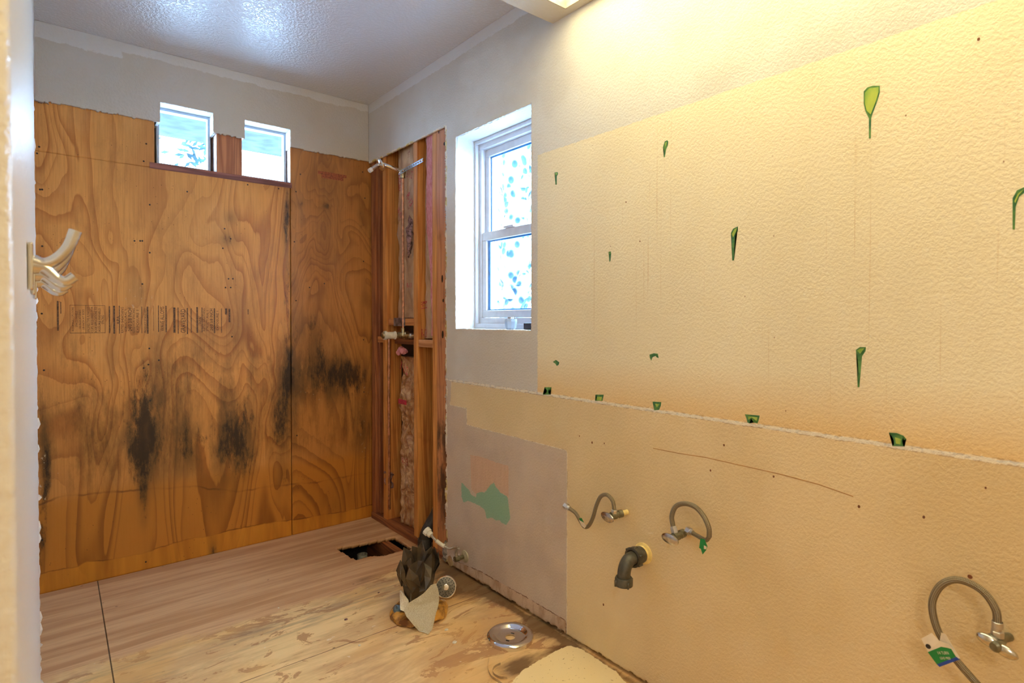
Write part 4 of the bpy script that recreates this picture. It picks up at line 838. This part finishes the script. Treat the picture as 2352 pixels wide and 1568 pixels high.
ptsC = [W(2291, 1432, xc), W(2287, 1400, xc), W(2262, 1362, xc), W(2225, 1338, xc), W(2190, 1331, xc), W(2160, 1345, xc), W(2143, 1375, xc), W(2142, 1405, xc), W(2153, 1445, xc), W(2175, 1485, xc), W(2200, 1520, xc), W(2235, 1560, xc), W(2275, 1605, xc), W(2320, 1660, xc)]
part('outlet_nut', lambda b: (tube(b, [pc, ptsC[0]], .008, 14, smooth=False), nut(b, W(2291, 1462, xc), Vector((0, 0, 1)), .0105, .012), lathe(b, [(.0085, 0), (.0095, .001), (.0095, .012), (.0085, .013)], W(2291, 1442, xc), (0, 0, 1), 18)), M_nickel, tC)
part('braided_hose', lambda b: hose(b, ptsC, .0072), M_braid, tC)
def quad(pp): return tag_mesh([W(x, y, xx) for x, y, xx in pp], .0005)
tgx = xc-.014
tg = part('paper_tag', quad([(2116, 1466, tgx), (2140, 1453, tgx), (2158, 1472, tgx-.001), (2178, 1478, tgx-.001), (2204, 1510, tgx), (2158, 1531, tgx), (2132, 1497, tgx)]), M_cardw, tC, 'cream, green and blue printed paper tag')
part('tag_green_field', quad([(2131, 1497, tgx-.0006), (2178, 1478, tgx-.0006), (2196, 1508, tgx-.0006), (2152, 1525, tgx-.0006)]), M_green, tg)
part('tag_blue_band', quad([(2152, 1525, tgx-.0006), (2197, 1508, tgx-.0006), (2204, 1514, tgx-.0006), (2158, 1531, tgx-.0006)]), M_blue, tg)
part('tag_round_mark', lambda b: lathe(b, [(0, 0), (.0048, 0), (.0048, .0004), (0, .0004)], W(2132, 1484, tgx-.0006), (-1, 0, 0), 20), M_blk, tg)
def tagtext(b):
    put_text(b, '1/4 TURN', .01, face_mat(W(2166, 1499, tgx-.0014), -.42), .020, .006); put_text(b, 'LEAD FREE', .01, face_mat(W(2171, 1511, tgx-.0014), -.42), .019, .0045)
part('tag_lettering', tagtext, M_cardw, tg, recalc=False)
part('tag_back_flap', quad([(2158, 1472, tgx+.004), (2162, 1452, tgx+.002), (2172, 1456, tgx+.002), (2206, 1512, tgx+.004), (2198, 1512, tgx+.003)]), M_cardw, tg)
# screw anchor hole above
part('plugged_hole', lambda b: lathe(b, [(0, 0), (.0045, 0), (.004, .0012), (0, .0012)], W(2228, 1324, XW), (-1, 0, 0), 14), M_hole, wall_right)
# toilet valve
spD = W(1068, 1277, XW); tD = thing('shutoff_valve', spD, 'small toilet shut-off valve low on the wall by the torn drywall edge', 'valve'); xd = XW-.045
part('wall_flange', lambda b: lathe(b, [(0, 0), (.028, 0), (.027, .004), (.012, .010), (0, .010)], spD, (-1, 0, 0), 28), plain('old_flange_metal', c(190, 182, 154), .35, .2, .1), tD)
part('valve_body', lambda b: (tube(b, [spD, spD+Vector((-.055, 0, 0))], .0095, 14, smooth=False), lathe(b, [(0, 0), (.013, 0), (.013, .022), (0, .024)], spD+Vector((-.034, 0, 0)), (-1, 0, 0), 18)), M_oldmetal, tD)
part('oval_handle', lambda b: lathe(b, [(0, 0), (.017, .001), (.0235, .004), (.0235, .006), (.016, .009), (0, .010)], spD+Vector((-.075, 0, 0)), (-1, 0, 0), 26), plain('toilet_valve_handle', (.60, .57, .50, 1), .3, 1, .1), tD)
oD = spD+Vector((-.048, 0, 0))
ptsD = [oD, oD+Vector((0, 0, .035)), W(1053, 1258, xd), W(1045, 1256, xd-.005), W(1032, 1259, xd-.02), W(1015, 1251, xd-.04), W(1002, 1241, xd-.06), W(990, 1229, xd-.07)]
part('braided_hose', lambda b: (tube(b, ptsD[:2]+[ptsD[2]], .0075, 14, n=6), hose(b, ptsD[2:], .0062)), plain('grey_hose', (.50, .44, .34, 1), .35, .8, .1, 160), tD)
part('white_sleeve', lambda b: tube(b, [ptsD[5].lerp(ptsD[4], .35), ptsD[5], ptsD[6]], .0088, 16, n=5), M_tape, tD, 'white tape sleeve on the hose')
part('end_nut', lambda b: (lathe(b, [(.008, 0), (.014, .002), (.015, .018), (.019, .018), (.020, .038), (.013, .038), (.012, .016), (.0, .016)], ptsD[-1]-(ptsD[-1]-ptsD[-2]).normalized()*.002, ptsD[-1]-ptsD[-2], ngon=8)), M_tape, tD, 'cream plastic coupling nut')

# drain trap elbow
dp = W(1478, 1270, XW); tr = thing('drain_elbow', dp, 'grey plastic sink drain elbow pointing down between the two hoses', 'pipe')
ux = Vector((-1, .0, 0)); 
part('wall_ring', lambda b: (lathe(b, [(0, 0), (.034, 0), (.034, .003), (.026, .006), (.024, .022), (0, .022)], dp, ux, 28)), M_cream, tr, 'cream painted ring at the wall')
part('slip_nut', lambda b: (lathe(b, [(0, .014), (.026, .014), (.027, .022), (.027, .036), (.031, .038), (.031, .056), (.024, .057), (.022, .05), (0, .05)], dp, ux, 30), [box(b, (-.004, -.0035, -.004), (.004, .0035, .004)) and None for _ in []]), M_abs, tr)
def lugs(b, org, ax, r, n, h0, h1):
    u, w = frame_of(Vector(ax))
    for k in range(n):
        a = 2*PI*k/n+.4; d = u*math.cos(a)+w*math.sin(a); p = org+d*r
        part('nut_lug', lambda b: tube(b, [p+Vector(ax).normalized()*h0, p+Vector(ax).normalized()*h1], .0035, 6, smooth=False), M_abs, tr)
lugs(None, dp, ux, .031, 6, .038, .056)
e0 = dp+ux*.054; ev = [e0, e0+Vector((-.018, .000, -.002)), e0+Vector((-.034, .000, -.014)), e0+Vector((-.042, .0, -.032)), e0+Vector((-.044, .0, -.056))]
part('elbow_pipe', lambda b: tube(b, ev, .0205, 26), M_abs, tr)
en = ev[-1]
part('end_nut', lambda b: lathe(b, [(.0205, .002), (.025, .003), (.0275, -.002), (.028, -.022), (.025, -.023), (.021, -.020), (.019, -.004)], en+Vector((0, 0, .004)), (0, 0, 1), 30), M_abs, tr)
lugs(None, en, Vector((0, 0, -1)), .0285, 4, .0, .019)

# ---------- things on the floor
# black paper bundle stuffed in the toilet flange
p0 = G(962, 1408); p0.z = 0
fl = thing('toilet_flange', p0, 'broken toilet flange ring with brown wax around the stuffed rag', 'flange')
s = Sh('brown_wax', c(176, 116, 40), .38, 0, .5); wn = s.noise(28, det=5); s.set('Base Color', s.mix(s.ss(wn, .38, .62), c(104, 58, 18), c(206, 148, 62))); s.bump(wn, .6, .01); M_wax = s.m
def wax(b):
    lathe(b, [(.064, .0), (.108, .0), (.116, .010), (.108, .024), (.090, .032), (.072, .028), (.064, .012)], p0, (0, 0, 1), 72, close=True)
    for v in b.verts:
        q = v.co*24; v.co += Vector(mnoise.noise_vector(q))*.011; v.co.z = max(.0008, v.co.z)
part('wax_ring', wax, M_wax, fl)
part('flange_bolt', lambda b: (lathe(b, [(0, 0), (.017, 0), (.018, .006), (.012, .012), (0, .013)], p0+Vector((-.078, .030, .028)), (-.5, -.4, 1), 16), lathe(b, [(0, 0), (.004, 0), (.004, .02), (0, .02)], p0+Vector((-.082, .027, .036)), (-.5, -.4, 1), 10)), plain('blue_grey_metal', (.16, .22, .26, 1), .35, .6), fl, 'blue grey bolt washer')
def bundle(b):
    N_ = 16; rows = 6; hts = [0, .05, .10, .145, .185, .215]; rad = [.032, .050, .064, .074, .070, .056]; rr = random.Random(5); R_ = []
    crease = [(rr.uniform(.95, 1.18) if k % 2 else rr.uniform(.45, .78)) for k in range(N_)]
    for i in range(rows):
        row = []
        for k in range(N_):
            a = 2*PI*k/N_+rr.uniform(-.08, .08)+i*.13; r = rad[i]*crease[(k+i//3) % N_]*(1+rr.uniform(-.12, .12)); lean = Vector((.004, .012, 0))*(i/rows)*2
            row.append(b.verts.new(p0+lean+Vector((r*math.cos(a), r*math.sin(a), hts[i]+.01+rr.uniform(-.014, .014)+(rr.uniform(-.02, .03) if i == 5 else 0)))))
        R_.append(row)
    for i in range(rows-1):
        for k in range(N_):
            q = (R_[i][k], R_[i][(k+1) % N_], R_[i+1][(k+1) % N_], R_[i+1][k])
            if rr.random() < .5: b.faces.new((q[0], q[1], q[2])); b.faces.new((q[0], q[2], q[3]))
            else: b.faces.new((q[0], q[1], q[3])); b.faces.new((q[1], q[2], q[3]))
    cvt = b.verts.new(p0+Vector((.0, .015, .13)))
    for k in range(N_): b.faces.new((R_[-1][k], R_[-1][(k+1) % N_], cvt))
    b.faces.new(R_[0][::-1])
def bundle2(b):
    rr = random.Random(11)   # loose folded flaps around the bundle
    for k in range(9):
        a = rr.uniform(0, 2*PI); z = rr.uniform(.09, .16); r0 = .060; d = Vector((math.cos(a), math.sin(a), 0)); t = Vector((-d.y, d.x, 0)); o = p0+d*r0+Vector((0, .008, z))
        w = rr.uniform(.045, .065); h = rr.uniform(.08, .105); up = Vector((0, 0, 1))+d*rr.uniform(-.1, .3)+t*rr.uniform(-.4, .4)
        pts = [o-t*w*.5, o+t*w*.4+d*.012, o+t*w*.5+up*h*.6+d*.01, o+up*h+d*.004, o-t*w*.55+up*h*.5+d*.014]; cc = sum(pts, Vector())/5+d*.012
        vs0 = [b.verts.new(q) for q in pts]; vc0 = b.verts.new(cc); vi = [b.verts.new(q-d*.0012) for q in pts]; vci = b.verts.new(cc-d*.0012)
        for j in range(5): b.faces.new((vs0[j], vs0[(j+1) % 5], vc0)); b.faces.new((vi[(j+1) % 5], vi[j], vci)); b.faces.new((vs0[(j+1) % 5], vs0[j], vi[j], vi[(j+1) % 5]))
s = Sh('dark_crumpled_paper', c(78, 64, 48), .36, 0, .5); wn = s.noise(20, det=4); s.set('Base Color', s.mix(s.ss(wn, .35, .65), c(46, 37, 29), c(80, 64, 44))); s.bump(wn, .3, .006); M_bpaper = s.m
bo = one('crumpled_paper', bundle, M_bpaper, 'dark brown crumpled paper bundle standing in the floor drain ring', 'paper', p0)
part('folded_flap', bundle2, M_bpaper, bo)
# cloth draped at the front of the bundle
s = Sh('cream_terry_cloth', c(232, 220, 190), .95, 0, .1); wn = s.noise(260, det=3); s.set('Base Color', s.mix(s.ss(wn, .3, .7), c(232, 220, 194), c(250, 242, 222))); s.bump(wn, .8, .003); M_cloth = s.m
def cloth(b):
    # rows run down the front of the bundle and over the wax ring to the floor
    cd = Vector((-.40, -.92, 0)).normalized(); sd = Vector((cd.y*-1, cd.x, 0)); sd = Vector((.92, -.40, 0))
    prof = [(.068, .135, .040, .062), (.072, .112, .010, .070), (.077, .092, -.030, .074), (.083, .074, -.058, .074), (.095, .058, -.066, .068), (.112, .042, -.058, .056), (.128, .022, -.036, .046), (.144, .004, -.014, .036), (.160, .003, .006, .024), (.172, .003, .014, .017)]
    rows = []
    nsub = 5; P = []
    for i in range(len(prof)-1):
        for k in range(nsub): t = k/nsub; P.append([prof[i][j]*(1-t)+prof[i+1][j]*t for j in range(4)])
    P.append(list(prof[-1]))
    for i, (r, z, a, e) in enumerate(P):
        row = []
        for k in range(19):
            t = k/18; y = a+(e-a)*t; nn = mnoise.noise(Vector((y*30, i*.12, 0)))*.005
            q = p0+cd*(r+nn-(y*y)*5)+sd*y+Vector((0, 0, z+max(0, nn))); q.z = max(.002, q.z); row.append(b.verts.new(q))
        rows.append(row)
    F = []
    for i in range(len(rows)-1):
        for k in range(18): f = b.faces.new((rows[i][k], rows[i][k+1], rows[i+1][k+1], rows[i+1][k])); f.smooth = True; F.append(f)
    g = bmesh.ops.solidify(b, geom=F, thickness=-.005)
cl = one('rag', cloth, M_cloth, 'cream cloth rag hanging from the paper bundle onto the floor', 'cloth', p0)
def flap(b):
    q = [p0+Vector((-.058, .052, .085)), p0+Vector((-.070, .02, .10)), p0+Vector((-.056, -.015, .07)), p0+Vector((-.062, -.03, .03)), p0+Vector((-.085, .0, .04))]
    prism(b, q, (.006, .006, .004)); bmesh.ops.bevel(b, geom=b.edges[:], offset=.002, segments=1, affect='EDGES')
part('rag_corner', flap, M_cloth, cl)
# shower head
hp = G(1024, 1372); sh = thing('chrome_sprayer', hp, 'round chrome shower head lying on the floor behind the paper bundle', 'shower head')
cen = hp+Vector((.0, .0, .046)); fd = (Vector((0, 0, H))-cen); fd.z = .75; fd = Vector((fd.x*1, fd.y*1, fd.z)).normalized(); 
part('head_shell', lambda b: lathe(b, [(0, -.05), (.012, -.05), (.015, -.035), (.030, -.022), (.042, -.010), (.046, 0), (.046, .006), (.043, .010), (.0405, .010), (.0405, .007), (0, .007)], cen, fd, 40), M_chrome, sh)
part('spray_face', lambda b: lathe(b, [(.040, .0072), (.040, .009), (.018, .0105), (.016, .008), (.0, .008)], cen, fd, 40), plain('spray_face_grey', (.24, .23, .20, 1), .35, .7, .1), sh)
u, w = frame_of(fd)
def nozz(b):
    for r, n in ((.022, 10), (.029, 14), (.036, 18)):
        for k in range(n): a = 2*PI*k/n+r*40; lathe(b, [(.0024, .0), (.0020, .002), (0, .0022)], cen+fd*.0098+(u*math.cos(a)+w*math.sin(a))*r, fd, 8)
part('nozzles', nozz, M_blk, sh, 'dark rubber nozzles')
part('hub_cap', lambda b: lathe(b, [(.013, .008), (.012, .012), (0, .014)], cen, fd, 24), M_chrome, sh)
# chrome escutcheon plate
q = G(1172, 1466); es = thing('escutcheon_plate', q, 'round chrome shower trim plate lying on the floor near the wall', 'plate')
part('plate', lambda b: lathe(b, [(.086, .0), (.0875, .006), (.086, .014), (.080, .0195), (.072, .021), (.064, .018), (.057, .011), (.046, .0065), (.018, .006), (.018, .0045), (.046, .005), (.057, .0095), (.064, .0165), (.072, .0195), (.08, .018), (.0845, .013), (.0855, .006), (.084, .0)], q, (0, 0, 1), 72), M_chrome, es)
for a0 in (.3, 3.4): part('screw_slot', lambda b: tube(b, [q+Vector((.026*math.cos(a), .026*math.sin(a), .0065)) for a in [a0+.12*k for k in range(5)]], .0014, 8, smooth=False), M_blk, es)
# curled strips at the bottom edge
def strip(pts, w, label):
    def f(b):
        P = smooth_pts(pts, 8); L = [b.verts.new(p_+Vector((0, 0, w))) for p_ in P]; R2 = [b.verts.new(p_) for p_ in P]; F = []
        for i in range(len(P)-1): F.append(b.faces.new((L[i], L[i+1], R2[i+1], R2[i])))
        bmesh.ops.solidify(b, geom=F, thickness=.0016)
    return one('plastic_strip', f, plain('cream_strip', c(216, 190, 150), .5), label, 'strip', pts[0])
g = lambda x, y, z=.002: G(x, y, 0)+Vector((0, 0, z))
strip([g(1123, 1520, .012), g(1121, 1540, .004), g(1128, 1556, .001), g(1145, 1568, .001), g(1160, 1580, .001)], .009, 'long curled pale strip at the bottom edge of the floor')
strip([g(1150, 1530, .006), g(1134, 1537, .002), g(1133, 1549, .001), g(1146, 1558, .001), g(1165, 1560, .001)], .008, 'short curled pale strip beside the longer strip')
M_chip = plain('plaster_chip', c(226, 212, 186), .8)
for i, (x, y, r, lab, mt) in enumerate([(795, 1423, .009, 'grey crumb of debris on bare plywood left of the rag', M_lint), (826, 1482, .007, 'white plaster chip below left of the rag', M_chip), (1026, 1446, .009, 'pale square plaster chip right of the rag tip', M_chip), (1045, 1475, .010, 'thin pale chip in front of the rag tip', M_chip), (640, 1400-4, .004, 'tiny white crumb on the reddish part of the floor', M_chip), (870, 1361, .005, 'dark splinter behind the paper bundle', M_lint)]):
    q = G(x, y); one('debris_chip', lambda b: prism(b, [q+Vector((r*math.cos(a)*random.uniform(.6, 1.1), r*math.sin(a)*random.uniform(.5, 1), .0)) for a in [2*PI*k/6 for k in range(6)]], (0, 0, .0022)), mt, lab, 'chip', q)
# torn gypsum lump at the foot of the trimmer
p = Vector((1.493, 2.335, .0)); one('plaster_lump', lambda b: (bmesh.ops.create_icosphere(b, subdivisions=3, radius=1, matrix=Matrix.Translation(p+Vector((0, 0, .055))) @ Matrix.Diagonal((.012, .02, .052, 1))), crumple(b, .012, 60)), plain('grey_gypsum', c(150, 138, 128), .9, 0, .2, 60, .3), 'grey broken plaster lump at the foot of the torn drywall edge', 'plaster', p)

# ---------- outside
structure('ground', lambda b: box(b, (-12, -12, -.75), (30, 30, -.65)), plain('pale_ground', c(226, 232, 236), .9))
M_leaf = plain('bluish_palm_leaf', (.03, .065, .08, 1), .6, 0, .3, 9, spec=.1); 
s = Sh('palm_bark', c(110, 180, 205), .8); vn = s.vor(15, (1, 1, .8)); s.set('Base Color', s.mix(s.ss(vn, .30, .62), (.002, .030, .055, 1), (.26, .36, .42, 1))); s.bump(vn, .8, .05); M_bark = s.m
tx, ty = 3.3, 3.98
pt = thing('palm_tree', (tx, ty, -.65), 'palm tree trunk with old leaf bases outside the right window', 'tree')
def trunk(b):
    n = 26; tube(b, [(tx, ty, -.65+4.8*i/n) for i in range(n+1)], lambda t: .125+.02*math.sin(t*40), 20, smooth=False)
    for i in range(110):
        a = i*2.399; z = -.5+4.5*i/110; d = Vector((math.cos(a), math.sin(a), 0)); o = Vector((tx, ty, z))+d*.11; t = Vector((-d.y, d.x, 0))
        prism(b, [o-t*.06, o+t*.06, o+t*.035+d*.05+Vector((0, 0, .10)), o-t*.035+d*.05+Vector((0, 0, .10))], d*.02+Vector((0, 0, -.015)))
part('trunk', trunk, M_bark, pt)
def fronds(b):
    rr = random.Random(3)
    for k in range(16):
        a = rr.uniform(0, 2*PI); L = rr.uniform(.7, 1.2); d = Vector((math.cos(a), math.sin(a), 0)); up = rr.uniform(.3, 1.1); o = Vector((tx, ty, 4.1)); sp_ = []
        for j in range(9): t = j/8; sp_.append(o+d*L*t+Vector((0, 0, up*t-1.5*t*t*L)))
        for j in range(8):
            for sgn in (-1, 1):
                for m in range(2):
                    q = sp_[j].lerp(sp_[j+1], m*.5); tn = (sp_[j+1]-sp_[j]).normalized(); sd = tn.cross(Vector((0, 0, 1))).normalized()*sgn
                    tip = q+sd*.30+tn*.2+Vector((0, 0, -.12)); prism(b, [q, q+tn*.03, tip], (0, 0, .004))
part('fronds', fronds, M_leaf, pt)
sh_ = thing('shrub', (3.0, 3.05, -.65), 'bluish shrub with arching leaves in front of the palm outside', 'shrub')
def shr(b):
    rr = random.Random(9); o = Vector((3.0, 3.05, -.6))
    for k in range(34):
        a = rr.uniform(0, 2*PI); L = rr.uniform(.2, .5); d = Vector((math.cos(a), math.sin(a), 0)); hgt = rr.uniform(1.4, 2.3); P = [o, o+d*L*.3+Vector((0, 0, hgt*.7)), o+d*L*.7+Vector((0, 0, hgt)), o+d*L*1.2+Vector((0, 0, hgt*.85))]
        tube(b, P, lambda t: .003+.008*math.sin(PI*t), 5, n=8)
part('leaves', shr, M_leaf, sh_)
structure('trim_eave', lambda b: box(b, (-.5, 3.40, 2.30), (2.0, 4.05, 2.33)), plain('eave_board', (.040, .056, .066, 1), .8, 0, .2, 14, spec=.1))
br = thing('slender_tree', (2.3, 5.2, -.65), 'leafy branch hanging outside the left small window', 'tree')
def brn(b):
    rr = random.Random(2)
    for k in range(70):
        o = Vector((.86+rr.gauss(0, .07), 4.6+rr.gauss(0, .06), 2.42+rr.gauss(0, .09))); d = Vector((rr.uniform(-1, 1), rr.uniform(-.4, .4), rr.uniform(-1, .2))).normalized()*.07; t = d.cross(Vector((0, 1, 0))).normalized()*.012
        prism(b, [o, o+d*.5+t, o+d, o+d*.5-t], (0, .002, 0))
    tube(b, [(2.3, 5.2, -.66), (2.25, 5.15, 1.2), (2.0, 5.0, 2.6), (1.5, 4.75, 2.8), (1.15, 4.6, 2.62), (.86, 4.6, 2.42)], lambda t: .05*(1-t)+.006, 8)
part('leaves', brn, M_leaf, br)
# globe fill light added behind the camera, unseen, to brighten the room
gl = thing('fill_lamp', (-.35, -.9, ZC), 'added round fill lamp, unseen behind the viewpoint', 'lamp')
part('fill_lamp_rod', lambda b: tube(b, [(-.35, -.9, ZC), (-.35, -.9, 2.105)], .008, 10, smooth=False), M_nickel, gl)
ge = Sh('fill_globe', (1, .95, .85, 1), .5); ge.set('Emission Color', (1.0, 0.91, 0.72, 1)); ge.set('Emission Strength', 35.6)
part('fill_lamp_globe', lambda b: (bmesh.ops.create_uvsphere(b, u_segments=32, v_segments=16, radius=.16, matrix=Matrix.Translation((-.35, -.9, 1.95))), [setattr(f, 'smooth', True) for f in b.faces]), ge.m, gl, 'glowing globe of the added fill lamp')
part('fill_lamp_canopy', lambda b: lathe(b, [(0, 0), (.06, 0), (.05, -.02), (0, -.03)], (-.35, -.9, ZC), (0, 0, 1), 24), M_nickel, gl)

for o in bpy.data.objects:
    if '_w' in o: del o['_w']
